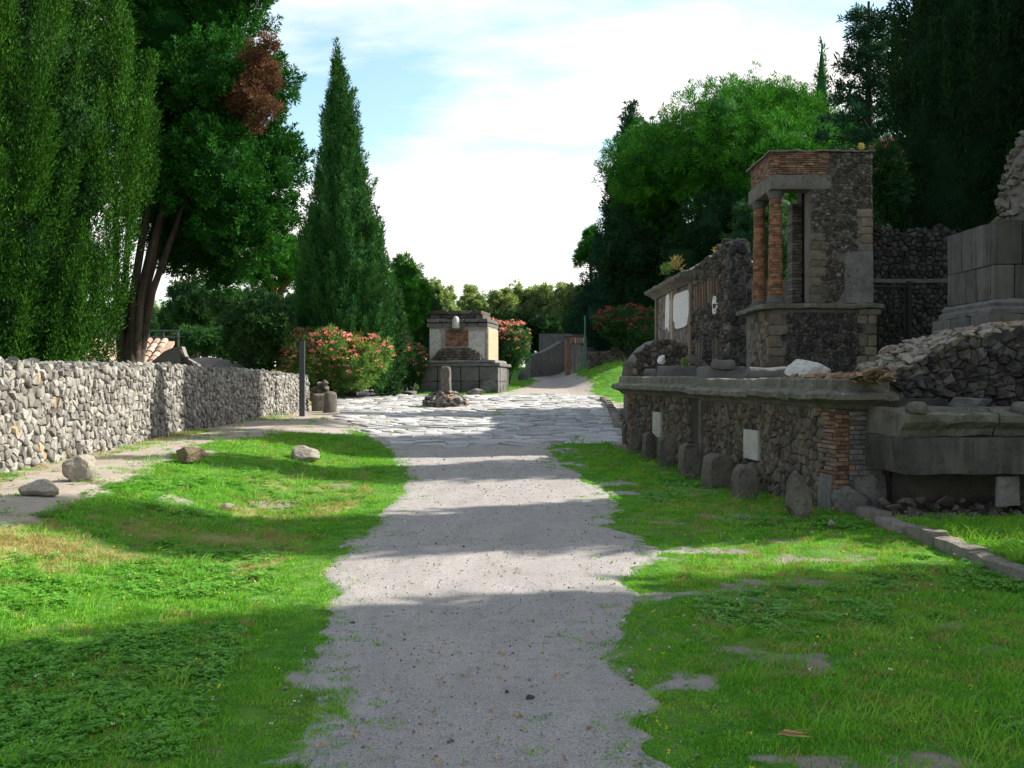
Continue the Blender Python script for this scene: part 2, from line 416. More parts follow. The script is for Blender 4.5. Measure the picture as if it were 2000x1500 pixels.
M = {}
M['tufa'] = stone_mat('pale_tufa', (.275, .26, .235), (.17, .16, .145), (.26, .21, .14), .5, 5, .5, 1.0, 17, lichen=(.38, .36, .31))
M['ochre'] = stone_mat('ochre_stone', (.36, .27, .16), (.24, .18, .12), None, 0, 4, .3, .6)
M['lava'] = stone_mat('dark_lava', (.085, .08, .075), (.045, .043, .042), (.12, .105, .085), .5, 5, .55, .8, 30, lichen=(.17, .165, .15), lich_t=.66)
M['lavabrown'] = stone_mat('brown_lava', (.115, .10, .08), (.06, .053, .045), (.15, .125, .09), .6, 5, .5, .8, 30, lichen=(.2, .19, .16), lich_t=.66)
M['facade'] = stone_mat('facade_tufa', (.155, .125, .095), (.085, .072, .058), (.19, .14, .09), .6, 3, .45, .8, 34, lichen=(.22, .2, .165), lich_t=.64)
M['ruinwall'] = stone_mat('ruin_wall', (.21, .18, .145), (.13, .112, .092), (.085, .075, .062), .7, 3, .4, .8, 26)
M['mortar'] = stone_mat('old_mortar', (.19, .175, .15), (.11, .10, .088), (.07, .062, .055), .6, 4, .2, .8, 22)
M['mortarlight'] = stone_mat('pale_mortar', (.22, .205, .185), (.13, .122, .11), (.12, .11, .1), .6, 4, .2, .8, 22)
M['darkmortar'] = stone_mat('dark_mortar', (.07, .064, .056), (.035, .032, .028), None, 0, 4, .2, .8, 22)
M['brick'] = stone_mat('red_brick', (.235, .115, .075), (.15, .082, .058), (.13, .09, .07), .7, 6, .5, .6, 40)
M['colbrick'] = stone_mat('column_brick', (.30, .145, .075), (.19, .10, .062), (.11, .085, .065), .7, 5, .45, .7, 40)
M['brickbrown'] = stone_mat('brown_brick', (.25, .15, .09), (.16, .105, .07), (.09, .075, .06), .7, 6, .45, .6, 40)
M['brickgrey'] = stone_mat('grey_brick', (.16, .14, .125), (.10, .09, .08), (.2, .13, .09), .5, 6, .4, .6, 40)
M['marble'] = stone_mat('weathered_marble', (.075, .07, .058), (.032, .03, .025), (.03, .027, .022), .85, 2.2, .22, .45, 24, rough=.8, streak=(.12, .112, .095))
M['cornice'] = stone_mat('cornice_stone', (.19, .18, .145), (.105, .098, .077), (.07, .066, .048), .85, 2.6, .2, .7, 24, lichen=(.30, .29, .23), lich_t=.6, streak=(.085, .082, .055))
M['whitestone'] = stone_mat('white_marble', (.52, .50, .46), (.36, .345, .315), (.2, .19, .17), .6, 5, .15, .5, 20)
M['plaque'] = stone_mat('plaque_marble', (.50, .475, .43), (.40, .375, .335), (.27, .245, .205), .7, 5, .05, .25, 40, rough=.7, streak=(.33, .31, .27))
M['plaster'] = stone_mat('old_plaster', (.46, .44, .42), (.36, .335, .31), (.24, .19, .15), .7, 3, .1, .4, 18)
M['plastergrey'] = stone_mat('grey_plaster', (.19, .18, .17), (.11, .104, .097), (.07, .066, .06), .7, 3.5, .1, .5, 18)
M['plasterwhite'] = stone_mat('white_plaster', (.70, .68, .66), (.58, .56, .54), (.3, .27, .24), .6, 4, .05, .3, 18)
M['tan'] = stone_mat('tan_tuff', (.185, .15, .11), (.12, .1, .077), (.09, .075, .058), .7, 4, .4, .6, 24)
M['ashlar'] = stone_mat('grey_ashlar', (.135, .13, .12), (.075, .072, .066), (.13, .095, .065), .6, 2.4, .3, .5, 24, lichen=(.22, .21, .19), lich_t=.66, streak=(.05, .048, .044))
M['golden'] = stone_mat('golden_tone', (.42, .33, .21), (.29, .24, .16), (.16, .14, .11), .6, 3, .2, .6, 18)  # stone of one ruin pilaster; also the sunlit tint of the tomb's side
M['tombgrey'] = stone_mat('tomb_grey', (.26, .245, .225), (.16, .15, .14), (.085, .08, .074), .7, 2.2, .25, .5, 18, lichen=(.34, .31, .25), lich_t=.64)
M['plinth'] = stone_mat('plinth_stone', (.14, .135, .128), (.085, .081, .076), (.055, .052, .048), .6, 2.0, .2, .5, 18, lichen=(.22, .21, .19), lich_t=.68)
M['paving'] = stone_mat('basalt_paving', (.38, .37, .355), (.30, .29, .28), (.23, .225, .215), .6, 3.0, .3, .5, 22, rough=.75, lichen=(.42, .41, .39), lich_t=.62)
M['cippus'] = stone_mat('cippus_stone', (.165, .145, .115), (.085, .076, .062), (.06, .055, .045), .7, 5, .2, .9, 24, lichen=(.27, .25, .2), lich_t=.6)
M['rock'] = stone_mat('verge_rock', (.33, .29, .235), (.2, .175, .145), (.13, .105, .08), .7, 5, .2, .9, 22, lichen=(.40, .37, .31), lich_t=.64)
M['rockbrown'] = stone_mat('brown_rock', (.22, .165, .10), (.12, .09, .06), (.06, .046, .034), .8, 7, .2, 1., 24)
M['kerb'] = stone_mat('kerb_stone', (.25, .215, .175), (.15, .13, .105), (.085, .075, .06), .6, 5, .25, .9, 24)
M['tile'] = stone_mat('terracotta', (.40, .27, .20), (.33, .22, .16), (.48, .40, .34), .7, 3, .35, .3, 20)
M['tileflat'] = stone_mat('broken_tile', (.40, .20, .11), (.30, .19, .12), (.2, .15, .1), .6, 4, .4, .5, 20)
M['metal'] = plain_mat('grey_steel', (.075, .085, .095), .5, .3)
M['iron'] = plain_mat('dark_iron', (.02, .019, .018), .7, .2)
M['green'] = plain_mat('green_paint', (.02, .16, .12), .5)
M['rail'] = plain_mat('grey_rail', (.05, .06, .065), .6)
M['wood'] = plain_mat('weathered_wood', (.085, .055, .036), .85, 0, 14, (.045, .03, .022))
M['bark'] = stone_mat('bark', (.095, .07, .05), (.045, .034, .026), None, 0, 7, .2, 1., 16, streak=(.17, .12, .085))
M['darkbark'] = stone_mat('dark_bark', (.06, .043, .03), (.03, .022, .016), None, 0, 7, .2, 1., 16)
M['pinebark'] = stone_mat('pine_bark', (.17, .09, .055), (.09, .05, .034), None, 0, 5, .2, 1., 12)
M['leaf_cypA'] = leaf_mat('cypress_green', (.005, .026, .004), (.042, .125, .012), .05)
M['leaf_cypB'] = leaf_mat('juniper_green', (.008, .05, .008), (.036, .14, .02), .16)
M['leaf_cypC'] = leaf_mat('cypress_dark', (.012, .06, .014), (.045, .13, .03), .1)
M['leaf_dead'] = leaf_mat('dead_foliage', (.075, .038, .024), (.17, .08, .052), .2)
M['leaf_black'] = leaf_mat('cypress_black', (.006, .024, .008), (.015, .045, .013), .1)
M['leaf_cedar'] = leaf_mat('cedar_blue', (.012, .045, .025), (.024, .072, .036), .12)
M['leaf_pine'] = leaf_mat('pine_green', (.014, .078, .010), (.065, .215, .024), .2)
M['leaf_pine2'] = leaf_mat('pine_dark', (.010, .06, .010), (.04, .15, .018), .15)
M['leaf_holm'] = leaf_mat('holm_oak', (.016, .05, .018), (.045, .10, .034), .2)
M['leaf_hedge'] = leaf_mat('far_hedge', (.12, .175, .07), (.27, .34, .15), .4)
M['leaf_ole'] = leaf_mat('oleander_leaf', (.07, .15, .035), (.18, .27, .08), .3)
M['leaf_oledark'] = leaf_mat('oleander_leaf_dark', (.02, .07, .025), (.05, .12, .035), .25)
M['blossom'] = leaf_mat('oleander_flower', (.70, .15, .18), (.85, .36, .38), .35)
M['blossomdark'] = leaf_mat('oleander_flower_crimson', (.34, .03, .06), (.5, .08, .1), .3)
M['grass'] = leaf_mat('grass_blade', (.075, .26, .014), (.20, .42, .035), .38, (.28, .43, .06), .5, .3)
M['grassdark'] = leaf_mat('grass_blade_dark', (.05, .20, .012), (.11, .29, .022), .35, (.15, .30, .04), .5, .3)
M['grassdry'] = leaf_mat('grass_blade_dry', (.26, .22, .07), (.36, .28, .12), .3, None, .6, .2)
M['clover'] = leaf_mat('clover_leaf', (.06, .21, .014), (.16, .39, .04), .35, None, .5, .3)
M['yellow'] = leaf_mat('yellow_petal', (.75, .55, .02), (.8, .65, .05), .2)
M['white'] = leaf_mat('white_petal', (.7, .7, .66), (.8, .8, .75), .2)
M['dryleaf'] = leaf_mat('dry_leaf', (.30, .17, .08), (.50, .34, .17), .2)
M['pebble'] = stone_mat('pebble', (.30, .28, .265), (.16, .15, .145), None, 0, 9, .65, .3, 40)

def ground_mat():
    m, N, L = nodes_mat('ground_soil'); g = N.new('ShaderNodeNewGeometry'); pos = g.outputs['Position']
    gr = attr(N, 'grass'); dr = attr(N, 'dry')
    sand = attr(N, 'sand')
    soil = mixc(N, L, ramp(N, L, noise_n(N, L, pos, 1.6, 6, .65), .3, .7), mixc(N, L, sand, (.34, .308, .28), (.38, .325, .27)), mixc(N, L, sand, (.25, .22, .20), (.26, .215, .175)))
    soil = mixc(N, L, attr(N, 'earth'), soil, mixc(N, L, ramp(N, L, noise_n(N, L, pos, 2.6, 6, .7), .35, .65), (.245, .20, .165), (.165, .132, .105)))
    soil = mixc(N, L, mul(N, L, ramp(N, L, noise_n(N, L, pos, 24, 5, .7), .5, .7), .5), soil, (.16, .135, .11))
    soil = mixc(N, L, mul(N, L, ramp(N, L, noise_n(N, L, pos, 70, 3, .8), .56, .66), .6), soil, (.42, .38, .34))
    turf = mixc(N, L, ramp(N, L, noise_n(N, L, pos, 3.2, 6, .6), .35, .65), (.045, .15, .012), (.10, .24, .02))
    turf = mixc(N, L, mul(N, L, ramp(N, L, noise_n(N, L, pos, 60, 4, .7), .45, .65), .7), turf, (.02, .06, .010))
    turf = mixc(N, L, mul(N, L, dr, .85), turf, (.27, .23, .09))
    e = N.new('ShaderNodeMath'); e.operation = 'ADD'; L.new(gr, e.inputs[0]); L.new(mul(N, L, noise_n(N, L, pos, 9, 6, .7), .9, -.45), e.inputs[1])
    col = mixc(N, L, ramp(N, L, e.outputs[0], .38, .62), soil, turf)
    b = N.new('ShaderNodeBsdfPrincipled'); L.new(col, b.inputs['Base Color']); b.inputs['Roughness'].default_value = .95; b.inputs['Specular IOR Level'].default_value = .15
    bn = N.new('ShaderNodeBump'); bn.inputs['Strength'].default_value = .8; bn.inputs['Distance'].default_value = .03
    L.new(noise_n(N, L, pos, 22, 7, .7), bn.inputs['Height']); L.new(bn.outputs[0], b.inputs['Normal'])
    o = N.new('ShaderNodeOutputMaterial'); L.new(b.outputs[0], o.inputs[0]); return m
def path_mat():
    m, N, L = nodes_mat('path_gravel'); g = N.new('ShaderNodeNewGeometry'); pos = g.outputs['Position']
    col = mixc(N, L, ramp(N, L, noise_n(N, L, pos, .9, 6, .6), .3, .7), (.39, .356, .328), (.31, .283, .262))
    mp = N.new('ShaderNodeMapping'); mp.inputs['Scale'].default_value = (1.0, .28, 1); L.new(pos, mp.inputs[0])
    col = mixc(N, L, mul(N, L, ramp(N, L, noise_n(N, L, mp.outputs[0], 2.6, 6, .7), .46, .66), .5), col, (.23, .205, .19))
    col = mixc(N, L, mul(N, L, ramp(N, L, noise_n(N, L, pos, 4.5, 7, .75), .52, .7), .5), col, (.42, .385, .355))
    sp = noise_n(N, L, pos, 110, 3, .8)
    col = mixc(N, L, mul(N, L, ramp(N, L, sp, .50, .60), .9), col, (.105, .096, .09))
    col = mixc(N, L, mul(N, L, ramp(N, L, noise_n(N, L, pos, 130, 2, .8), .58, .66), .95), col, (.52, .485, .455))
    col = mixc(N, L, mul(N, L, ramp(N, L, noise_n(N, L, pos, 11, 6, .75), .52, .7), .6), col, (.17, .145, .13))
    v = N.new('ShaderNodeTexVoronoi'); v.inputs['Scale'].default_value = 60; L.new(pos, v.inputs['Vector'])
    b = N.new('ShaderNodeBsdfPrincipled'); L.new(col, b.inputs['Base Color']); b.inputs['Roughness'].default_value = .93; b.inputs['Specular IOR Level'].default_value = .2
    bn = N.new('ShaderNodeBump'); bn.inputs['Strength'].default_value = .75; bn.inputs['Distance'].default_value = .02
    ad = N.new('ShaderNodeMath'); ad.operation = 'ADD'; L.new(mul(N, L, v.outputs['Distance'], -.25), ad.inputs[0]); L.new(noise_n(N, L, pos, 35, 8, .75), ad.inputs[1])
    L.new(ad.outputs[0], bn.inputs['Height']); L.new(bn.outputs[0], b.inputs['Normal'])
    o = N.new('ShaderNodeOutputMaterial'); L.new(b.outputs[0], o.inputs[0]); return m
M['ground'] = ground_mat(); M['path'] = path_mat()

# ------------------------------------------------------------------ the ground, the path, the paved road
ROWS = [(1560, 585, 1330), (1500, 598, 1290), (1440, 605, 1275), (1400, 612, 1305), (1350, 618, 1235), (1300, 600, 1212), (1250, 608, 1188), (1215, 640, 1225),
        (1160, 646, 1236), (1110, 630, 1235), (1080, 660, 1290), (1050, 705, 1262), (1030, 742, 1190), (1000, 752, 1215), (960, 790, 1185), (930, 795, 1130),
        (900, 778, 1098), (880, 762, 1072), (864, 740, 1080)]
_pe = [(hit(l, r), hit(q, r)) for r, l, q in ROWS]
_ey = np.array([a[1] for a, b in _pe])
_el = np.array([a[0] for a, b in _pe]); _er = np.array([b[0] for a, b in _pe])
_ey = np.r_[-6, _ey]; _el = np.r_[_el[0], _el]; _er = np.r_[_er[0] + .2, _er]
def edgeL(y): y = np.asarray(y, float); return np.interp(y, _ey, _el) + .5 * (n2(y, y * 0, 2.6, 5, 5) - .5)
def edgeR(y): y = np.asarray(y, float); return np.interp(y, _ey, _er) + .55 * (n2(y, y * 0, 2.6, 6, 5) - .5)
PAVE = np.array([hit(*p)[:2] for p in [(690, 872), (770, 869), (900, 873), (1060, 869), (1206, 862), (1201, 812), (1186, 786), (1168, 773), (1060, 770), (960, 772), (800, 772), (645, 764), (650, 785), (672, 815), (690, 835), (735, 860)]][1:])
def inside(poly, x, y):
    x = np.asarray(x, float); y = np.asarray(y, float); r = np.zeros(x.shape, bool); n = len(poly)
    for i in range(n):
        x1, y1 = poly[i]; x2, y2 = poly[(i + 1) % n]
        c = ((y1 > y) != (y2 > y)) & (x < (x2 - x1) * (y - y1) / (y2 - y1 + 1e-12) + x1); r ^= c
    return r
def gdens(x, y):
    x = np.asarray(x, float); y = np.asarray(y, float)
    l, r = edgeL(y), edgeR(y)
    wob = n2(x * .55, y * 1.5, 2.0, 9, 4) - .5
    onp = (y < 22.6)
    gl = (.7 * sst(-.12, .16, l - x + .75 * wob + .06) + .3 * sst(-.55, .1, l - x + .75 * wob + .06) ** 2); gr_ = (.7 * sst(-.12, .18, x - r + .8 * wob + .06) + .3 * sst(-.55, .1, x - r + .8 * wob + .06) ** 2)
    g = np.where(onp, np.maximum(gl, gr_), np.where(y < 50, .75, .85))
    # bare patches
    b = n2(x * .8, y * 1.2, 1.5, 21, 4)
    right = (x > r) & (y < 22)
    g = np.where(right, g * (1 - .78 * sst(.56, .70, b + .25 * (n2(x, y, 6.5, 22, 3) - .5)) * sst(3.9, 2.6, x - .12 * (y - 6))), g)
    b2 = n2(x * .7, y * 1.6, 1.8, 33, 4); g = np.where((x < l) & (y < 9), g * (1 - .75 * sst(.74, .84, b2 + .2 * (n2(x, y, 6.5, 23, 3) - .5))), g)
    # trodden earth beside the left wall
    dw = x - np.interp(y, WALLY, WALLX); ww = dw + 1.2 * (n2(x, y, .8, 12) - .5)
    lim = np.interp(y, [6, 10, 14, 18, 21, 25, 30, 36], [1.9, 1.9, 1.7, 1.2, 2.2, 3.6, 3.4, 1.5])
    near = sst(lim + .35, lim - .2, ww) * (x < 0) * (dw > -.6)
    g = g * (1 - .93 * near); g = np.maximum(g, .5 * sst(.55, .25, ww) * (x < 0) * (dw > 0) * (y < 30))
    # a worn hollow on the crest of the bank
    g = g * (1 - .7 * sst(.6, .72, n2(x, y, .9, 41, 3)) * sst(10.5, 12, y) * sst(19, 17, y) * (x < -2.6))
    pv = inside(PAVE, x, y); g = np.where(pv, .03, g)
    # strip of earth at paving corners, far track
    tcx = np.interp(y, [44, 50, 57, 66, 80], [1.2, 2.2, 2.6, 2.8, 4.0]); tw = np.interp(y, [42, 46, 57, 66], [2.8, 2.0, 1.2, 1.0])
    g = np.where(y > 41, g * (1 - sst(tw + .5, tw - .3, abs(x - tcx) + .8 * wob)), g)
    sand = np.exp(-(((x + 13.0) / 2.2) ** 2 + ((y - 40.3) / 1.8) ** 2)); g = g * (1 - np.clip(1.3 * np.exp(-(((x + 13.0) / 3.4) ** 2 + ((y - 40.5) / 3.0) ** 2)), 0, .92))
    g = np.where((x > 2.2) & (x < 5.5) & (y > 21) & (y < 40) & ~pv, g * .35, g)
    return np.clip(g, 0, 1)
def gdry(x, y):
    d = sst(.45, .68, n2(x, y, .55, 51, 4)) * np.where(np.asarray(x) < -2.2, 1.0, .18) * sst(18, 13, y)
    d = np.maximum(d, 1.3 * np.exp(-(((np.asarray(x) + 13.0) / 3.2) ** 2 + ((np.asarray(y) - 41) / 3.0) ** 2)))
    return np.clip(d + .6 * sst(.9, .3, np.asarray(x) - np.interp(y, WALLY, WALLX)) * (np.asarray(x) < 0), 0, 1)

def axis(*segs):
    out = []
    for a, b, s in segs: out += list(np.arange(a, b - 1e-6, s))
    out.append(segs[-1][1]); return np.array(out)
xs = axis((-160, -40, 12), (-40, -14, 1.3), (-14, -8, .4), (-8, 6.4, .1), (6.4, 16, .5), (16, 40, 2), (40, 160, 12))
ys = axis((-30, 2, 2), (2, 14, .1), (14, 30, .2), (30, 60, .5), (60, 100, 2), (100, 300, 12))
X, Y = np.meshgrid(xs, ys); Z = G(X, Y)
V = np.c_[X.ravel(), Y.ravel(), Z.ravel()]; nx, ny = len(xs), len(ys)
# sink the ground below the path and the paving so that nothing is coplanar
pm = ((X > edgeL(Y) - .02) & (X < edgeR(Y) + .02) & (Y < 22.5)).ravel(); V[pm, 2] -= .012
Fc = [(j * nx + i, j * nx + i + 1, (j + 1) * nx + i + 1, (j + 1) * nx + i) for j in range(ny - 1) for i in range(nx - 1)]
ground = mk('ground', V, Fc, M['ground'], smooth=True, kind='structure')
gd = gdens(X, Y).ravel(); gy = gdry(X, Y).ravel()
sd_ = (sst(3.6, 1.6, X - np.interp(Y, WALLY, WALLX)) * (X < 0) + .35 * sst(30, 40, Y)).ravel().clip(0, 1)
ea_ = ((sst(.15, .9, X - edgeR(Y)) + sst(.25, 1.0, edgeL(Y) - X)) * (Y < 22)).ravel().clip(0, 1) * (1 - sd_)
bk_ = np.exp(-(((X + 13.0) / 4.0) ** 2 + ((Y - 41) / 4.0) ** 2)).ravel(); bk_ = np.clip(bk_ * 1.8, 0, 1); sd_ = sd_ * (1 - bk_); ea_ = np.maximum(ea_, bk_)
for nm, arr in (('grass', gd), ('dry', gy), ('sand', sd_), ('earth', ea_)):
    a = ground.data.attributes.new(nm, 'FLOAT', 'POINT'); a.data.foreach_set('value', arr.astype(np.float32))

yp = axis((-4, 2, .5), (2, 14, .07), (14, 22.7, .12)); T = np.linspace(0, 1, 41)
l, r = edgeL(yp), edgeR(yp); X = l[:, None] * (1 - T) + r[:, None] * T; Y = np.repeat(yp[:, None], 41, 1)
Z = G(X, Y) + .006 + .014 * (n2(X, Y, 5, 71, 3) - .5) + .03 * (n2(X, Y * .3, 1.7, 72, 3) - .5); Z[:, 0] -= .02; Z[:, -1] -= .02
Fc = [(j * 41 + i, j * 41 + i + 1, (j + 1) * 41 + i + 1, (j + 1) * 41 + i) for j in range(len(yp) - 1) for i in range(40)]
mk('path', np.c_[X.ravel(), Y.ravel(), Z.ravel()], Fc, M['path'], smooth=True, kind='structure')

# paving: big polygonal basalt slabs
x0, y0 = PAVE.min(0); x1, y1 = PAVE.max(0)
road = thing('paved_road', (-1, 30, float(G(-1, 30))), None, None); road['kind'] = 'structure'
def pave_fn(P):
    P = np.asarray(P); return np.c_[P[:, 0], P[:, 1], G(P[:, 0], P[:, 1]) + P[:, 2]]
def pskip(u, v):
    uu = u + .5 * (n2(np.array(u), np.array(v), 1.2, 81) - .5); vv = v + .6 * (n2(np.array(u), np.array(v), 1.2, 82) - .5)
    return not bool(inside(PAVE, uu, vv))
stone_field(road, pave_fn, x0 - .3, x1 + .3, y0 - .3, y1 + .3, .56, .56, M['paving'], skip=pskip, name='paving_stone', singles=300, gap=.016, back=-.12, proud=.032, rough=.08, drop=.14, jit=.36, flat=.86)
road.location = ORG[road.name]

# ------------------------------------------------------------------ the rubble wall on the left
LW = thing('rubble_wall', (-7.2, 22, float(G(-7.2, 22))), 'long pale wall of rough rubble stones along the left verge', 'wall')
def lw_top(s): return 1.58 + .10 * (float(vnoise(np.array([[s * 1.3, 3.1, .5]]))[0]) - .5) + .05 * (float(vnoise(np.array([[s * 5, 8.1, .5]]))[0]) - .5)
segs = [((-6.74, 11.0), (-7.4, 21.0)), ((-7.4, 21.0), (-7.39, 27.0)), ((-7.39, 27.0), (-7.2, 34.4))]
HT = {0: 1.0, 1: .985, 2: .9}
for si, (A, B) in enumerate(segs):
    f0, L = frame2((*A, 0), (*B, 0))
    hs = [(1.0, .97), (.97, .93), (.93, .80)][si]
    def lfn(P, f0=f0, L=L, hs=hs):
        P = np.asarray(P, float); Q = f0(P); t = np.clip(P[:, 0] / L, 0, 1); q0 = f0(np.c_[P[:, 0], P[:, 0] * 0, P[:, 0] * 0])
        Q[:, 2] = P[:, 1] * (hs[0] * (1 - t) + hs[1] * t) + G(q0[:, 0], q0[:, 1]) - .04; return Q
    top = lambda u, si=si: lw_top(u + si * 17)
    core('wall_core', lfn, 0, L, -.2, lambda u: top(u) - .06, -.5, -.035, M['mortarlight'], LW, 60)
    stone_field(LW, lfn, 0, L, -.05, 1.7, .122, .10, M['tufa'], top=top, singles=[270, 30, 0][si], gap=.009, back=-.07, proud=.04, rough=.3, smooth=.35, drop=.3, jit=.47, alt=M['ochre'], altp=.03, flat=.8)
    cap = MB()
    for u in np.arange(.05, L, .13):
        for w in (-.05, -.2, -.36):
            V, Fc = hull_at((0, 0, 0), np.array([.10, .06, .075]) * rng.uniform(.7, 1.3)); c = lfn(np.array([[u + rng.uniform(-.05, .05), top(u) - .015 + rng.uniform(-.03, .02), w]]))[0]
            cap.add(V + c, Fc)
    cap.build('cap_stones', M['tufa'], LW, kind='stuff')
f0, L = frame2((-7.2, 34.4, float(G(-7.2, 34.4))), (-7.75, 34.5, 0))
V, Fc = hero_rock(at(569, 729, 33.2) + [-.25, 0, -.03], (.34, .2, .06), 31, .4); mk('flat_stone', V, Fc, M['tufa'], label='thin flat stone slab lying on top of the far end of the left wall', cat='stone')

# stub of ruined wall behind, tiled house
hx = np.array([-10.9, 29.5, float(G(-10.9, 29.5))])
house = thing('tiled_house', hx, 'low house with a terracotta tile roof behind the left wall', 'house')
hf = frame((-15.4, 29.0, -.16), .12)
mk('house_wall', boxv(hf, 0, 4.4, 0, 2.25, -4, -.3), BOXF, M['plaster'], house)
rf = lambda P: hf(np.c_[P[:, 0], 2.18 + (-.0 - P[:, 1] * -.42) + P[:, 2], -P[:, 1]])
mk('roof_deck', boxv(rf, -.1, 4.6, -.05, 2.6, -.10, 0), BOXF, M['tile'], house)
for i in range(18):
    for j in range(7):
        u = i * .25 + .05; v = j * .37; nseg = 6; Vt = []; Ft = []
        for e, vv in enumerate((v, v + .41)):
            for k in range(nseg + 1):
                th = math.pi * k / nseg; Vt.append((u + .115 * (1 - .12 * e) * math.cos(th), vv, .02 + .03 * (1 - e) + .085 * math.sin(th)))
        for k in range(nseg): Ft.append((k, k + 1, nseg + 2 + k, nseg + 1 + k))
        Vt = np.array(Vt) + rng.uniform(-.008, .008, 3); mk('roof_tile', rf(Vt), Ft, M['tile'], house, tint=rng.random())
mk('upper_wall', boxv(hf, 1.7, 2.75, 2.3, 4.0, -5.5, -2.9), BOXF, M['plaster'], house)

rs = thing('ruined_gable', (*at(345, 705, 27.5)[:2], float(G(-9.5, 27.5))), 'broken pale gable stub sticking up behind the left wall', 'ruin')
gf = frame((*at(296, 715, 27.5)[:2], 0), 0)
gtop = lambda u: np.interp(u, [0, .35, .62, .85, .95, 1.3], [2.33, 2.62, 2.74, 2.76, 2.45, 2.25])
core('wall_body', gf, 0, 1.3, .3, gtop, -.3, 0, M['mortarlight'], rs, 20)
stone_field(rs, gf, .82, 1.3, 1.8, 2.8, .14, .12, M['lavabrown'], top=gtop, gap=.008, back=-.05, proud=.04)

# steel railing behind the tree
rl = thing('grey_railing', at(320, 665, 36), 'grey metal railing seen past the multi-stemmed trunk', 'railing')
rfn = frame((*at(285, 662, 36)[:2], 0), 0)
z0 = at(0, 662, 36)[2]
for zc in (z0 + .06, z0 + .3): V, Fc = tube(rfn(np.array([(0, zc, 0), (1.25, zc, 0)])), [.03, .03], 6); mk('rail', V, Fc, M['rail'], rl)
for u in (0.1, .65, 1.2): V, Fc = tube(rfn(np.array([(u, z0 - 1.2, 0), (u, z0 + .34, 0)])), [.035, .035], 6); mk('railing_post', V, Fc, M['rail'], rl)

# ------------------------------------------------------------------ rocks on the left verge, the post, the boundary stones
def place_rock(px, py, s, seed, mat, name, label, cat='rock', rz=0., tilt=(0, 0), sink=.25, group=None, d=None):
    p = hit(px, py); V, Fc = hero_rock((p[0], p[1], p[2] + s[2] * (1 - sink)), s, seed, rz, tilt)
    return mk(name, V, Fc, M[mat], label=label, cat=cat, group=group)
place_rock(150, 940, (.24, .22, .24), 101, 'rock', 'leaning_rock', 'pale upright pyramid-shaped rock in front of the left wall', rz=.6, tilt=(.15, -.25), sink=.36)
place_rock(84, 968, (.25, .22, .10), 102, 'rock', 'flat_rock', 'low flat rock half sunk in the bare earth at the left edge', rz=.3, sink=.3)
place_rock(372, 905, (.26, .22, .17), 103, 'rockbrown', 'brown_rock', 'dark brown craggy rock on the crest of the grass bank', rz=.3, tilt=(.1, .2), sink=.26)
place_rock(599, 902, (.30, .26, .24), 104, 'rock', 'slanted_rock', 'grey rock with a slanting top in the grass nearest the path', rz=-.4, tilt=(.1, .35), sink=.6)
place_rock(441, 996, (.14, .12, .05), 105, 'rock', 'small_rock', 'small grey stone lying in the sunny grass of the left bank', rz=.2, sink=.4)
place_rock(492, 990, (.06, .06, .045), 106, 'rock', 'little_stone', 'tiny pale stone in the left bank grass beside the small grey stone', cat='stone', sink=.3)

p = hit(590, 813)
mk('square_post', rb(lambda P: P + p, -.085, .085, -.05, .05, -.3, 147 * p[1] / F, (2, 2, 10), .01, 0)[0][:, [0, 1, 2]], cube_grid(2, 2, 10)[1], M['metal'], label='tall dark grey square steel post beside the end of the left wall', cat='post')
for px, py, w, h, sd, lab in ((623, 803, .26, .62, 1, 'squat square boundary stone against the left wall end'), (645, 806, .22, .72, 2, 'round-topped upright boundary stone by the paved road')):
    q = hit(px, py); fr = frame((q[0], q[1], q[2]), .3 * sd)
    V, Fc = rb(fr, -w, w, -.2, h, -.17, .17, (5, 8, 4), .09 if sd == 1 else .14, .03, 4); mk('boundary_stone', V, Fc, M['cippus'], smooth=True, label=lab, cat='stone')
rk = MB()
for i in range(16):
    q = hit(606 + rng.uniform(0, 26), 792); V, Fc = hull_at((q[0], q[1] + .5, q[2] + rng.uniform(0, 1.0)), (.2, .18, .15)); rk.add(V, Fc)
rk.build('stone_heap', M['lavabrown'], label='heap of dark stones between the wall end and the oleander', cat='stone heap')

# ------------------------------------------------------------------ pillar on its rubble mound
p = hit(867, 796)
md = thing('rubble_mound', (p[0], p[1] + .5, p[2]), 'low rounded mound of mortared stones on the paved road', 'mound')
Vd, Fd = ICO[3]; keep = Vd[:, 2] > -.3
P = Vd * [.84, .7, .62] * (1 + .12 * (fnoise(Vd * 2 + 4, 3)[:, None] - .5)) + [p[0], p[1] + .6, p[2] - .02]
mk('mound_body', P, Fd, M['mortar'], md, smooth=True)
cnt = 0
for k in range(150):
    th = rng.uniform(0, 2 * math.pi); ph = math.acos(rng.uniform(0, 1)); d = np.array([math.sin(ph) * math.cos(th), math.sin(ph) * math.sin(th), math.cos(ph)])
    V, Fc = hull_at(d * [.86, .72, .62] + [p[0], p[1] + .6, p[2]], np.array([.12, .12, .075]) * rng.uniform(.6, 1.3), .6)
    mk('stone', V, Fc, M['lavabrown'] if rng.random() < .55 else (M['tufa'] if rng.random() < .6 else M['tileflat']), md, tint=rng.random())
fr = frame((p[0] + .03, p[1] + .6, p[2]), -.15)
V, Fc = rb(fr, -.2, .2, .4, 1.55, -.17, .17, (4, 12, 4), .05, .035, 3.5, .08)
mk('stone_pillar', V, Fc, M['cippus'], smooth=True, label='short weathered stone pillar rising from the rubble mound on the road', cat='pillar')

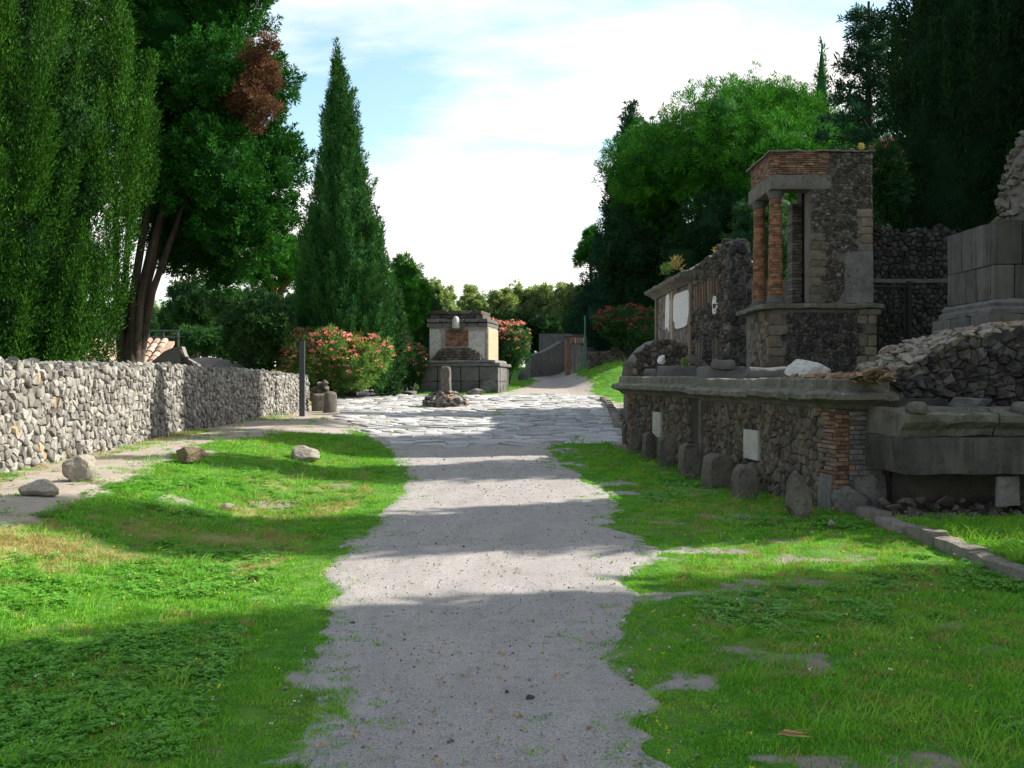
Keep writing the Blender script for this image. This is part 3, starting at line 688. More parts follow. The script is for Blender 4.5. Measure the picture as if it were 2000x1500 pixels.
# ------------------------------------------------------------------ altar tomb in the middle distance
tb = hit(880, 768); TY = 46.5; tz = float(G(-2.8, TY)) - .05
tomb = thing('altar_tomb', (-2.75, TY, tz), 'free-standing altar-shaped tomb with a brick patch facing the road', 'tomb')
tf = frame((-2.62, TY, tz), math.radians(-10))
s_ = .0245
pxu = lambda px: (px - 886) * s_
zr = lambda row: (HZ - row) * TY / F + CZ - tz
def tblock(name, u0, u1, v0, v1, w0, w1, mat, seg=(8, 4, 6), r=.03, amp=.02, **k):
    V, Fc = rb(tf, u0, u1, v0, v1, w0, w1, seg, r, amp, 2.5); return mk(name, V, Fc, M[mat], tomb, smooth=False, tint=rng.random(), **k)
# plinth in two courses of big blocks
for (r0, r1) in ((768, 745), (744.3, 716)):
    us = [pxu(808), pxu(846), pxu(893), pxu(930), pxu(968)]
    for a, b in zip(us[:-1], us[1:]): tblock('plinth_block', a + .012, b - .012, zr(r0), zr(r1), -.5, .02, 'plinth')
    for a, b in ((-2.2, -1.35), (-1.35, -.52)): tblock('plinth_block', pxu(968) - .5, pxu(968), zr(r0), zr(r1), a + .01, b - .01, 'plinth')
mk('plinth_core', boxv(tf, pxu(812), pxu(966), zr(768), zr(717), -3.0, -.3), BOXF, M['darkmortar'], tomb)
tblock('plinth_moulding', pxu(804), pxu(972), zr(716), zr(709), -3.1, .12, 'plinth', (16, 2, 8), .05, .03)
tblock('plinth_moulding', pxu(815), pxu(962), zr(709), zr(703), -3.0, .0, 'tombgrey', (16, 2, 8), .04, .03)
# body
b0, b1 = pxu(826), pxu(944)
tblock('tomb_body', b0, b1, zr(704), zr(637), -2.9, -.30, 'tombgrey', (16, 12, 12), .03, .02)
mk('sunlit_side', boxv(tf, b1 - .05, b1 + .03, zr(704), zr(640), -2.85, -.36), BOXF, M['golden'], tomb)  # golden skin: the sunlight on this side is put into its colour
brick_field(tomb, lambda P: tf(P + [0, 0, -.28]), pxu(860), pxu(906), zr(676), zr(641), .17, .068, [M['brick'], M['brickbrown']], joint=.014)
for (u0, u1, r0, r1) in ((834, 932, 703, 698), (838, 930, 698, 692.5), (842, 928, 692.5, 688), (846, 920, 688, 683), (850, 912, 683, 679)):
    u = pxu(u0)
    while u < pxu(u1):
        l = rng.uniform(.16, .42); tblock('rubble_course', u, min(u + l, pxu(u1)), zr(r0), zr(r1), -.32, -.30 + .3 * (r1 - 672) / 31 + rng.uniform(-.04, .04), 'lavabrown', (3, 2, 2), .03, .02); u += l + .01
V, Fc = sweep(lambda P: tf(P + [0, 0, -.30]), [(-.1, zr(700)), (.0, zr(700)), (.022, zr(690)), (.022, zr(655)), (.0, zr(646)), (-.1, zr(646))], pxu(906), pxu(938), amp=.02); mk('plaster_patch', V, Fc, M['plaster'], tomb)
V, Fc = sweep(lambda P: tf(P + [0, 0, -.30]), [(-.1, zr(704)), (.0, zr(703)), (.02, zr(695)), (.02, zr(660)), (.0, zr(642)), (-.1, zr(642))], pxu(828), pxu(850), amp=.02); mk('plaster_patch', V, Fc, M['plaster'], tomb)
# cornice and crowning courses
for (u0, u1, r0, r1, wf) in ((822, 945, 638, 630, -.2), (824, 946, 629, 622, -.12)):
    u = pxu(u0)
    while u < pxu(u1) - .05:
        l = rng.uniform(.35, .8); e = min(u + l, pxu(u1)); e = pxu(u1) if pxu(u1) - e < .2 else e
        tblock('cornice_block', u, e - .012, zr(r0), zr(r1), -2.9, wf + rng.uniform(-.05, .04), 'plinth', (4, 2, 4), .03, .03); u = e
for (u0, u1, r0, r1) in ((827, 934, 621.5, 613), (829, 931, 612.5, 605)):
    u = pxu(u0)
    while u < pxu(u1) - .05:
        l = rng.uniform(.5, .9); e = min(u + l, pxu(u1)); e = pxu(u1) if pxu(u1) - e < .25 else e
        tblock('crowning_block', u, e - .012, zr(r0), zr(r1), -2.6, -.45 + rng.uniform(-.04, .04), 'lavabrown', (4, 2, 4), .03, .03); u = e
V, Fc = lathe([(.04, 0), (.19, .02), (.2, .1), (.17, .14), (.185, .25), (.175, .4), (.13, .52), (.07, .58), (.01, .6)], (0, 0, 0), 18)
q = tf(np.array([[pxu(882), zr(641.5), -.14]]))[0]; mk('stone_urn', V + q, Fc, M['whitestone'], smooth=True, label='pale egg-shaped stone urn on the front ledge of the altar tomb', cat='urn')
tblock('ledge', pxu(868), pxu(896), zr(643.5), zr(641.5), -.4, -.02, 'plinth', (3, 1, 3), .01, .005)
for (px, py, s, sd, lab) in ((955, 768, (.6, .5, .42), 51, 'large dark boulder against the right corner of the altar tomb'), (1022, 742, (.85, .5, .42), 52, 'long lumpy dark boulder on the slope right of the altar tomb'),
                             (988, 742, (.32, .3, .25), 53, 'pale squarish stone between the tomb and the long boulder'), (930, 772, (.5, .35, .22), 54, 'flat grey stone lying at the front foot of the altar tomb'),
                             (800, 771, (.55, .35, .16), 55, 'low slab at the left foot of the altar tomb'), (962, 742, (.5, .4, .4), 56, 'grey block leaning on the right side of the tomb plinth')):
    place_rock(px, py, s, sd, 'plinth' if sd != 53 else 'rock', 'boulder' if s[0] > .4 else 'stone', lab, sink=.4, rz=sd, cat='boulder' if s[0] > .4 else 'stone')

# ------------------------------------------------------------------ far end of the street
fw = thing('far_wall', (4.5, 67, float(G(4.5, 67))), 'low pale wall at the top of the street below the dark trees', 'wall')
ff, L = frame2((1.2, 64, 0), (5.4, 70, 0)); tp = lambda u: np.interp(u, [0, 2, 4, 7.4], [3.55, 3.9, 4.55, 4.7]) + .12 * float(vnoise(np.array([[u * 3, 1, 2]]))[0])
fb = lambda P: ff(P)
core('wall_core', ff, 0, L, .8, tp, -.4, 0, M['plastergrey'], fw, 40)
f2 = frame((2.0, 71.5, 0), 0); core('rear_wall', f2, 0, 7, 1.5, lambda u: 5.4, -.4, 0, M['plastergrey'], fw, 12)
hut = thing('gate_ruin', at(1125, 720, 62), 'small ruined gateway with a scrap of red tiles and a wooden fence', 'ruin')
gf = frame((*at(1103, 720, 62)[:2], 0), 0); gz = at(0, 720, 62)[2]; k62 = 62 / F
for (a, b, t0, mt) in ((0, 6, 655, 'brickbrown'), (6, 12, 662, 'brick'), (38, 43, 658, 'plinth')):
    V, Fc = rb(gf, a * k62, b * k62, gz - .4, CZ + (HZ - t0) * k62, -.3, 0, (2, 8, 2), .03, .05, 3); mk('gate_pier', V, Fc, M[mt], hut)
for i in range(9):
    V, Fc = rb(gf, (14 + i * 2.7) * k62, (15.8 + i * 2.7) * k62, gz - .3, CZ + (HZ - 672 - rng.uniform(-3, 5)) * k62, -.1, -.02, (1, 4, 1), .01, .03, 3); mk('fence_board', V, Fc, M['tombgrey'], hut, tint=rng.random())
for i in range(9):
    V, Fc = rb(gf, (11 + i * 3) * k62, (13.6 + i * 3) * k62, CZ + (HZ - 671) * k62, CZ + (HZ - 659) * k62, -.4, .1 + rng.uniform(-.04, .04), (2, 2, 2), .04, .02); mk('roof_tile', V, Fc, M['tile'], hut, tint=rng.random())
V, Fc = rb(gf, -1 * k62, 40 * k62, CZ + (HZ - 659) * k62, CZ + (HZ - 654) * k62, -.5, .05, (10, 1, 2), .04, .06, 3); mk('lintel', V, Fc, M['wood'], hut)
q = at(1142.5, 722, 61); V, Fc = tube([q, q + [0, 0, 105 * 61 / F]], [.05, .05], 8); mk('green_pole', V, Fc, M['green'], label='thin green pole beside the gateway at the end of the street', cat='pole')
lw2 = thing('bank_wall', at(1182, 716, 58), 'low lava-stone wall on top of the grass bank', 'wall')
bf = frame((*at(1148, 720, 58)[:2], 0), -.1); bt = lambda u: np.interp(u, [0, 1, 2, 2.2], [3.62, 3.68, 3.74, 3.4]) + .1 * float(vnoise(np.array([[u * 4, 5, 2]]))[0])
core('wall_core', bf, 0, 2.2, 1.9, lambda u: bt(u) - .05, -.5, 0, M['mortar'], lw2, 14)
stone_field(lw2, bf, 0, 2.2, 2.2, 3.9, .24, .2, M['lavabrown'], top=bt, gap=.02, back=-.06, proud=.06)

# kerb along the right of the paved road
kb = [(1207, 838), (1203, 822), (1198, 810), (1192, 799), (1188, 790), (1176, 781)]
kp = [hit(*q) for q in kb]
kc = thing('road_kerb', kp[0], 'pale kerb stones along the right edge of the paved road', 'kerb')
for a, b in zip(kp[:-1], kp[1:]):
    d = b - a; n = max(1, int(np.linalg.norm(d[:2]) / 1.0))
    for i in range(n):
        f0, L = frame2((*(a + d * i / n)[:2], 0), (*(a + d * (i + 1) / n)[:2], 0)); zb = float((a + d * (i + .5) / n)[2])
        V, Fc = rb(f0, .02, L - .02, zb - .15, zb + .16, -.12, .14, (5, 3, 3), .04, .03); mk('kerb_stone', V, Fc, M['kerb'], kc, tint=rng.random())
p = hit(1213, 818); V, Fc = rb(frame((p[0] + .1, p[1], p[2]), .3), -.13, .13, -.1, .32, -.13, .13, (4, 5, 4), .06, .03); mk('kerb_bollard', V, Fc, M['tan'], smooth=True, label='small stubby stone standing behind the road kerb', cat='stone')

# ------------------------------------------------------------------ long low tomb on the right
FA, FB = np.array([4.2, 12.6, 0.]), np.array([2.58, 21.8, 0.])
lt = thing('long_tomb', (3.6, 16.5, 0), 'long low tomb front with dark rubble facing and a projecting stone cornice', 'tomb')
f0, TL = frame2(FB, FA)          # u: 0 at the far end, TL at the near corner; w towards the path
def tfn(P): P = np.asarray(P, float); Q = f0(P); Q[:, 2] += .10 * (1 - P[:, 0] / TL); return Q
f1, _ = frame2(FA, FA + np.array([.985, .173, 0]))
U1 = np.array([.985, .173, 0])
core('tomb_core', tfn, 0, TL, -.3, 1.5, -1.6, -.02, M['darkmortar'], lt, 10)
core('tomb_core', f1, 0.02, .62, -.3, 1.5, -1.0, -.02, M['darkmortar'], lt, 3)
N0 = lambda u: TL - u
PL = [(N0(7.42), N0(6.95), .55, 1.06), (N0(2.86), N0(2.32), .50, .96)]
DR = (N0(5.32), N0(4.80), -.2, 1.40)
def fskip(u, v):
    for a, b, c, d in PL:
        if a - .03 < u < b + .03 and c - .03 < v < d + .03: return True
    if DR[0] - .02 < u < DR[1] + .16: return True
    q = .30 + .16 * (int((v + .4) / .24) % 2)
    if u > TL - q or u < .35: return True
    return False
stone_field(lt, tfn, 0, TL, -.1, 1.40, .098, .112, M['facade'], skip=fskip, singles=300, gap=.006, back=-.04, proud=.026, rough=.4, drop=.14, jit=.45, alt=M['lavabrown'], altp=.15, flat=.7)
def qskip(u, v): return u < TL - (.30 + .16 * (int((v + .4) / .24) % 2)) - .02
brick_field(lt, tfn, TL - .5, TL - .012, .0, 1.39, .19, .055, [M['brickbrown'], M['brick'], M['brickgrey']], skip=qskip)
brick_field(lt, tfn, .02, .34, .2, 1.39, .17, .06, [M['brick'], M['brickbrown']], joined=True, name='far_bricks')
brick_field(lt, f1, .0, .17, -.05, 1.39, .12, .056, [M['brick'], M['brickbrown']])
brick_field(lt, f1, .18, .64, .25, 1.39, .16, .068, [M['brickgrey'], M['plastergrey'], M['brickbrown']])
V, Fc = sweep(tfn, [(-.05, -.1), (.035, -.1), (.05, .15), (.04, .32), (.015, .5), (-.05, .52)], TL - .42, TL - .08, amp=.03); mk('plaster_patch', V, Fc, M['plastergrey'], lt)
V, Fc = sweep(f1, [(-.05, -.1), (.05, -.1), (.06, .2), (.04, .42), (.01, .52), (-.05, .54)], .25, .68, amp=.04); mk('plaster_patch', V, Fc, M['plastergrey'], lt)
PROF = [(-.35, 1.37), (.03, 1.37), (.07, 1.40), (.10, 1.43), (.24, 1.485), (.285, 1.50), (.29, 1.565), (.26, 1.59), (.14, 1.615), (.11, 1.635), (.10, 1.745), (.07, 1.765), (-.35, 1.76)]
cuts = [-.28, 2.3, N0(4.75), N0(2.2), TL]
for i, (a, b) in enumerate(zip(cuts[:-1], cuts[1:])):
    dz = rng.uniform(-.018, .018)
    V, Fc = sweep(lambda P: tfn(P + [0, dz, 0]), PROF, a + .008, b - .008 if i < 3 else b, 0, 1.0 if i == 3 else 0, 34, .02, .6); mk('cornice_block', V, Fc, M['cornice'], lt, tint=rng.random())
V, Fc = sweep(f1, PROF, .006, .66, 1.0, .25, 20, .016, .5); mk('cornice_block', V, Fc, M['cornice'], lt, tint=.4)
# timber door and its stone jamb
for i in range(5):
    a = DR[0] + i * .1; V, Fc = rb(tfn, a + .006, a + .094, -.1, 1.37, -.08, -.03 + rng.uniform(-.01, .01), (1, 8, 1), .008, .008); mk('door_plank', V, Fc, M['wood'], lt, tint=rng.random())
V, Fc = rb(tfn, DR[0], DR[1], 1.12, 1.16, -.04, -.008, (4, 1, 1), .008, .004); mk('door_bar', V, Fc, M['iron'], lt)
V, Fc = rb(tfn, DR[1] + .01, DR[1] + .14, -.1, 1.38, -.1, .06, (2, 12, 2), .02, .012); mk('door_jamb', V, Fc, M['cippus'], lt)
for i, ((a, b, c, d), lab) in enumerate(zip(PL, ('narrow pale marble plaque on the tomb front beyond the wooden door', 'square pale marble plaque on the tomb front nearer the brick corner'))):
    V, Fc = rb(tfn, a, b, c, d, -.03, .045, (4, 4, 2), .01, .006); pq = mk('marble_plaque', V, Fc, M['plaque'], label=lab, cat='plaque')
    MBl = MB()
    for r_ in range(6):
        x = a + .06
        while x < b - .07:
            l = rng.uniform(.015, .05); MBl.add(boxv(tfn, x, min(x + l, b - .05), d - .09 - r_ * .062, d - .078 - r_ * .062, .0452, .0462), BOXF); x += l + .014
# cippi along the foot of the facade
CIP = [(1223, 868, 40, .17, 'rounded tomb marker, smallest and farthest along the tomb front'), (1240, 884, 50, .19, 'low dark rounded marker, second from the far end of the tomb front'), (1268, 897, 52, .23, 'dark round-topped marker between the low marker and the narrow plaque'),
       (1301, 913, 60, .28, 'broad arched marker stone below the narrow plaque'), (1346, 931, 66, .26, 'arched marker stone standing before the wooden door'), (1401, 952, 66, .36, 'wide rough marker stone just right of the door jamb'),
       (1455, 976, 68, .30, 'arched marker stone below and left of the square plaque')]
for i, (px, py, h, w, lab) in enumerate(CIP):
    q = hit(px, py); H = h * q[1] / F; ww = w * (1.0 + .35 * ((i * 37) % 10) / 10); n = 9
    prof = [(-ww / 2 * .92, -.15)] + [(-ww / 2, H * .2), (-ww / 2 * 1.02, H * .55)] + [(ww / 2 * math.cos(math.pi - math.pi * k / n), H - ww * .42 + ww * .42 * math.sin(math.pi * k / n)) for k in range(1, n)] + [(ww / 2 * 1.02, H * .55), (ww / 2, H * .2), (ww / 2 * .92, -.15)]
    ang = .3 + rng.uniform(-.2, .2); ca, sa = math.cos(ang), math.sin(ang); V = []; Fc = []; m = len(prof); D = [-.5, -.44, 0, .44, .5]; th = ww * .62
    for j, dd in enumerate(D):
        sc = .9 if abs(dd) == .5 else 1
        for (a, b) in prof:
            a2, b2 = a * sc, (b if b < 0 else (b - H * .5) * sc + H * .5); V.append((q[0] + a2 * ca + dd * th * sa, q[1] - a2 * sa * -1 * .0 + a2 * sa - dd * th * ca, q[2] + b2))
    for j in range(len(D) - 1):
        for k in range(m - 1): Fc.append((j * m + k, j * m + k + 1, (j + 1) * m + k + 1, (j + 1) * m + k))
    Fc.append(tuple(range(m))); Fc.append(tuple((len(D) - 1) * m + k for k in range(m - 1, -1, -1)))
    V = np.array(V); V = V + .075 * np.stack([fnoise(V * 7 + 9 * j + i * 5, 3) - .5 for j in range(3)], -1)
    mk('tomb_marker', V, Fc, M['cippus'], label=lab, cat='grave marker', group='marker stones along the long tomb')
place_rock(1559, 1012, (.18, .17, .34), 61, 'cippus', 'rough_boulder', 'tall rough boulder at the near end of the tomb front', rz=.5, sink=.25)
place_rock(1664, 1000, (.26, .2, .24), 62, 'plastergrey', 'pale_boulder', 'pale grey boulder at the foot of the brick corner', rz=.2, sink=.3, tilt=(0, .3))
place_rock(1350, 937, (.13, .1, .06), 63, 'cippus', 'foot_stone', 'small broken stone at the foot of the marker before the door', cat='stone', sink=.2)
place_rock(1623, 1032, (.06, .06, .05), 64, 'rock', 'grass_stone', 'small pale stone in the grass below the pale boulder', cat='stone', sink=.3)

# stones lying on top of the long tomb
def top_y(px, back=.45): return (4.2 + back + .176 * 12.6) / ((px - 1000) / F + .176)
def top_block(px0, px1, r0, r1, mat, name, label, cat='block', depth=.4, tilt=0, seg=(6, 3, 4), back=.45, rr=.04, amp=.03):
    pc = (px0 + px1) / 2; Yc = top_y(pc, back); s = Yc / F; q = at(pc, r1, Yc); fr = frame(q, -.15); w = (px1 - px0) * s / 2; h = (r1 - r0) * s
    fn = fr if not tilt else (lambda P: fr(np.c_[P[:, 0] * math.cos(tilt) + P[:, 1] * math.sin(tilt), -P[:, 0] * math.sin(tilt) + P[:, 1] * math.cos(tilt), P[:, 2]]))
    V, Fc = rb(fn, -w, w, -.03, h, -depth / 2, depth / 2, seg, rr, amp, 4); return mk(name, V, Fc, M[mat], label=label, cat=cat)
top_block(1258, 1283, 722, 741, 'plinth', 'small_block', 'small dark block at the far end of the cornice top')
top_block(1284, 1360, 715, 741, 'plinth', 'long_block', 'long dark block lying on the cornice behind the upright stone', seg=(10, 4, 4))
top_block(1335, 1392, 703, 716, 'marble', 'tilted_slab', 'grey slab tilted up against the stone blocks on the tomb', cat='slab', tilt=.62, depth=.45, rr=.02, amp=.01)
top_block(1362, 1454, 717, 741, 'plinth', 'broken_block', 'broken grey block in the middle of the tomb top', seg=(12, 4, 4), amp=.045)
top_block(1390, 1436, 703, 719, 'plinth', 'upper_fragment', 'rough fragment lying on the broken grey block', cat='stone', amp=.025, rr=.05)
top_block(1458, 1548, 718, 742, 'plinth', 'low_boulder', 'low rounded grey boulder left of the white rock', cat='boulder', rr=.1, amp=.05, seg=(12, 5, 6))
Yc = top_y(1576, .5); q = at(1576, 722, Yc); V, Fc = hero_rock(q, (.36, .3, .20), 72, .4); mk('white_rock', V, Fc, M['whitestone'], label='big whitish rock on top of the long tomb', cat='rock')
q = at(1226, 768, 22.3); V, Fc = rb(frame((q[0], 22.3, q[2] + .05), .2), -.1, .12, -.1, .68, -.14, .14, (4, 10, 4), .07, .04, 3.5, .1); mk('upright_stone', V, Fc, M['cippus'], smooth=True, label='upright weathered stone at the far end of the cornice', cat='stone')
p = at(1293, 703, 27.2); V, Fc = hero_rock(p, (.13, .1, .19), 73); mk('white_stone', V, Fc, M['plasterwhite'], label='small bright white stone on the low rounded wall', cat='stone')
hp = MB()
for i in range(260):
    t = rng.random(); px = 1530 + 215 * t; Yc = top_y(px, rng.uniform(.05, .9)) ; q = at(px, 741, Yc); zz_ = 1.72 + rng.uniform(0, .10) + .16 * max(0, (t - .45)) * rng.random()
    V, Fc = hull_at((q[0], q[1], zz_), np.array([.09, .07, .045]) * rng.uniform(.5, 1.4), .5); hp.add(V, Fc)
hp.build('brick_rubble', M['brickbrown'], label='layer of brown brick rubble spread along the near top of the tomb', cat='rubble', kind=None)
for i, px in enumerate((1585, 1640, 1664, 1690, 1610, 1706)):
    Yc = top_y(px, .22 + .1 * (i % 3)); q = at(px, 738, Yc); V = boxv(frame((q[0], q[1], 1.80), .4 * i), -.13, .13, 0, .04, -.1, .1, .012)
    mk('flat_brick', V, BOXF, M['tileflat'], label='flat orange brick fragment ' + ('nearest the white rock on the tomb rubble', 'in the middle of the tomb rubble, left of a close neighbour', 'in the middle of the tomb rubble, right of a close neighbour', 'second from the sloping dark wall on the tomb rubble', 'just right of the one beside the white rock', 'closest to the sloping dark wall on the tomb rubble')[i], cat='brick', group='flat bricks on the rubble of the long tomb', tint=rng.random())

# ------------------------------------------------------------------ dark rubble wall climbing to the right, marble tomb base in front
rw = thing('sloping_wall', (6.5, 13.5, 0), 'dark dry rubble wall with a top climbing to the right', 'wall')
f0, L = frame2((4.92, 13.25, 0), (9.6, 13.9, 0))
rtop = lambda u: np.interp(u, [0, .28, .55, .85, 1.2, 1.55, 1.9, 2.4, 5], [1.72, 1.84, 1.98, 2.18, 2.33, 2.42, 2.5, 2.56, 2.6])
core('wall_core', f0, 0, L, -.2, lambda u: rtop(u) - .05, -1.3, -.03, M['darkmortar'], rw, 50)
stone_field(rw, f0, 0, 3.2, .9, 2.75, .165, .085, M['lava'], top=lambda u: rtop(u) - .03, singles=160, gap=.008, back=-.1, proud=.06, rough=.7, drop=.25, jit=.48, flat=.72, smooth=0, alt=M['lavabrown'], altp=.3)
for i in range(135):
    u = rng.uniform(.05, 3.1); v = rng.uniform(1.2, float(rtop(u)) - .05); V, Fc = hull_at(f0(np.array([[u, v, rng.uniform(-.02, .03)]]))[0], np.array([.11, .09, .05]) * rng.uniform(.5, 1.35), .35); mk('stone', V, Fc, M['lava'] if rng.random() < .7 else M['lavabrown'], rw, tint=rng.random())
cap = MB()
for i in range(420):
    u = rng.uniform(-.25, 3.3); w = rng.uniform(-1.2, .02); V, Fc = hull_at(f0(np.array([[u, rtop(u) - .03 + rng.uniform(-.03, .05), w]]))[0], np.array([.10, .08, .05]) * rng.uniform(.5, 1.5), .5); cap.add(V, Fc)
cap.build('cap_rubble', M['rock'], rw, kind='stuff')
for i in range(14):
    u = rng.uniform(.0, 3.0); V, Fc = hull_at(f0(np.array([[u, rtop(u) + .03, rng.uniform(-.35, 0)]]))[0], np.array([.1, .07, .03]), .3); mk('tile_fragment', V, Fc, M['tileflat'], rw, tint=rng.random())

mt = thing('marble_tomb_base', (6.2, 12, 0), 'massive dark marble slab with a broken moulding over a dark gap', 'tomb')
mf = frame((4.62, 11.45, 0), .02)
V, Fc = rb(mf, 0, 1.75, .63, 1.07, -1.25, 0, (14, 6, 8), .02, .012, 3); mk('marble_slab', V, Fc, M['marble'], mt)
V, Fc = rb(mf, 1.765, 3.8, .63, 1.065, -1.25, 0, (14, 6, 8), .02, .012, 3); mk('marble_slab', V, Fc, M['marble'], mt)
MP = [(-1.2, 1.08), (-.20, 1.08), (-.16, 1.16), (-.08, 1.21), (-.03, 1.25), (-.02, 1.33), (-.1, 1.36), (-.28, 1.37), (-.3, 1.40), (-1.2, 1.41)]
for a, b in ((.02, 1.14), (1.16, 2.3), (2.32, 3.6)):
    V, Fc = sweep(mf, MP, a, b, 0, 0, 18, .03, .9); mk('moulding_block', V, Fc, M['cornice'], mt, tint=rng.random())
for u in (.22, 1.5):
    V, Fc = tube(mf(np.array([(u, 1.40, -.3), (u, 1.41, -.05), (u, 1.40, .0)])), [.09, .085, .04], 12); V = V + .015 * np.stack([fnoise(V * 9 + 3 * j, 2) - .5 for j in range(3)], -1); mk('scroll_end', V, Fc, M['cornice'], mt, smooth=True)
mk('support_core', boxv(mf, .35, 3.6, -.1, .63, -1.2, -.75), BOXF, M['darkmortar'], mt)
hp = MB()
for i in range(170):
    u = rng.uniform(-.05, 3.4); w = rng.uniform(-.75, .06); V, Fc = hull_at(mf(np.array([[u, .12 + .32 * max(0, -w - .1) * rng.random(), w]]))[0], np.array([.09, .08, .06]) * rng.uniform(.4, 1.6), .5); hp.add(V, Fc)
hp.build('foot_rubble', M['lavabrown'], mt, kind='stuff')
for i, (px, py, s, mtn, lab) in enumerate(((1845, 985, (.1, .07, .05), 'rock', 'small pale stone lying before the dark gap'), (1880, 990, (.11, .08, .04), 'kerb', 'flat buff stone in the grass under the marble slab'))):
    place_rock(px, py, s, 200 + i, mtn, 'loose_stone', lab, cat='stone', sink=.2)
V, Fc = rb(frame(at(1968, 962, 11.6), .3), -.16, .16, -.16, .2, -.03, .03, (4, 4, 2), .015, .02); mk('leaning_slab', V, Fc, M['plastergrey'], label='grey slab fragment leaning under the right end of the marble slab', cat='slab')
V, Fc = hero_rock(at(1895, 792, 12.55) + [0, 0, .02], (.40, .2, .13), 77, .1); mk('ledge_rock', V, Fc, M['plinth'], label='rough grey rock resting on the marble moulding', cat='rock')

# kerb through the grass at the right
kg = thing('grass_kerb', (4.45, 10, 0), 'line of worn kerb stones through the grass at the right', 'kerb')
y = 13.0; i = 0
while y > 5.6:
    l = rng.uniform(.5, .95); xk = 4.45 + .03 * math.sin(y * 2); f0, L = frame2((xk, y, 0), (xk + rng.uniform(-.03, .03), y - l, 0)); zb = float(G(4.3, y - l / 2))
    V, Fc = rb(f0, .008, L - .008, zb - .15, zb + .12 + rng.uniform(-.02, .03), -.11, .11, (9, 3, 3), .035, .03, 5); mk('kerb_stone', V, Fc, M['kerb'], kg, tint=rng.random()); y -= l

# ------------------------------------------------------------------ columned tomb
ct = thing('columned_tomb', (7.0, 23, .35), 'tall ruined tomb tower with two brick columns on a stone podium', 'tomb')
cf = frame((5.8, 22.0, 0), 0); cl, LL = frame2((5.85, 23.95, 0), (5.8, 22.0, 0))
mk('podium_core', boxv(cf, .03, 2.42, .2, 3.40, -2.2, -.02), BOXF, M['mortar'], ct)
def pskip2(u, v): return u < .40 - .12 * (int(v / .3) % 2) or u > 2.06 + .12 * (int(v / .26) % 2)
stone_field(ct, cf, 0, 2.44, .9, 3.32, .11, .072, M['lava'], skip=pskip2, singles=200, gap=.005, back=-.05, proud=.028, rough=.8, drop=.2, jit=.46, alt=M['lavabrown'], altp=.3)
v = .8; k = 0
while v < 3.3:
    h = rng.uniform(.2, .3); a = .42 - .14 * (k % 2)
    V, Fc = rb(cf, .005, a + rng.uniform(0, .08), v, min(v + h - .012, 3.39), -.1, .03, (3, 2, 2), .02, .012); mk('quoin_block', V, Fc, M['tan'], ct, tint=rng.random())
    for (b0, b1) in (((2.03, 2.22), (2.235, 2.44)) if k % 2 else ((2.16, 2.44),)):
        V, Fc = rb(cf, b0 + rng.uniform(-.05, .02), b1, v + .02, min(v + h, 3.38), -.1, .035, (3, 2, 2), .025, .015); mk('quoin_block', V, Fc, M['tan'], ct, tint=rng.random())
    v += h; k += 1
stone_field(ct, cl, 0, LL, .9, 3.38, .2, .15, M['tan'], singles=60, gap=.010, back=-.05, proud=.03, rough=.4, alt=M['lavabrown'], altp=.4)
V, Fc = rb(cf, -.19, 2.58, 3.40, 3.52, -2.4, .16, (22, 2, 18), .035, .03, 3); mk('podium_ledge', V, Fc, M['cornice'], ct)
V, Fc = rb(cf, 2.02, 2.52, 3.26, 3.40, -.1, .08, (4, 2, 2), .02, .012); mk('capping_block', V, Fc, M['tan'], ct)
# slab wall at the right of the porch
mk('wall_core', boxv(cf, .98, 2.34, 3.5, 6.9, -.55, -.015), BOXF, M['mortar'], ct)
def wskip(u, v):
    if u < 1.18 + .1 * (int(v / .25) % 2) and v < 5.0: return True
    if v < 4.7 and u > 1.72 + .2 * math.sin(v * 5): return True
    if v > 6.12 and u < 1.33: return True
    return u > 2.0 + .1 * (int(v / .22) % 2) and v > 4.7 and v < 5.6
stone_field(ct, cf, .97, 2.35, 3.52, 6.93, .092, .06, M['lavabrown'], skip=wskip, singles=200, gap=.004, back=-.05, proud=.02, rough=.8, drop=.2, jit=.46, alt=M['plastergrey'], altp=.22)
v = 3.53; k = 0
while v < 5.0:
    h = rng.uniform(.16, .24); V, Fc = rb(cf, .965, 1.2 + .1 * (k % 2), v, v + h - .01, -.2, .02, (3, 2, 2), .02, .012); mk('quoin_block', V, Fc, M['tan'], ct, tint=rng.random()); v += h; k += 1
v = 4.72; k = 0
while v < 5.55:
    h = rng.uniform(.15, .22); V, Fc = rb(cf, 2.0 + .1 * (k % 2), 2.36, v, v + h - .01, -.2, .025, (3, 2, 2), .02, .012); mk('quoin_block', V, Fc, M['tan'], ct, tint=rng.random()); v += h; k += 1
V, Fc = sweep(cf, [(-.06, 3.53), (.012, 3.53), (.03, 3.7), (.03, 4.5), (.0, 4.74), (-.06, 4.74)], 1.72, 2.36, amp=.03); mk('plaster_patch', V, Fc, M['plastergrey'], ct)
# rear wall and pillar inside the porch
mk('rear_wall', boxv(cf, 1.26, 2.34, 3.5, 6.9, -2.1, -1.7), BOXF, M['darkmortar'], ct)
mk('side_wall', boxv(cf, 2.0, 2.34, 3.5, 6.9, -1.7, -.55), BOXF, M['darkmortar'], ct)
brick_field(ct, lambda P: cf(P + [0, 0, -1.62]), 1.0, 1.24, 3.53, 6.1, .22, .075, [M['brickgrey']], joined=True, name='rear_pillar', w0=-.4)
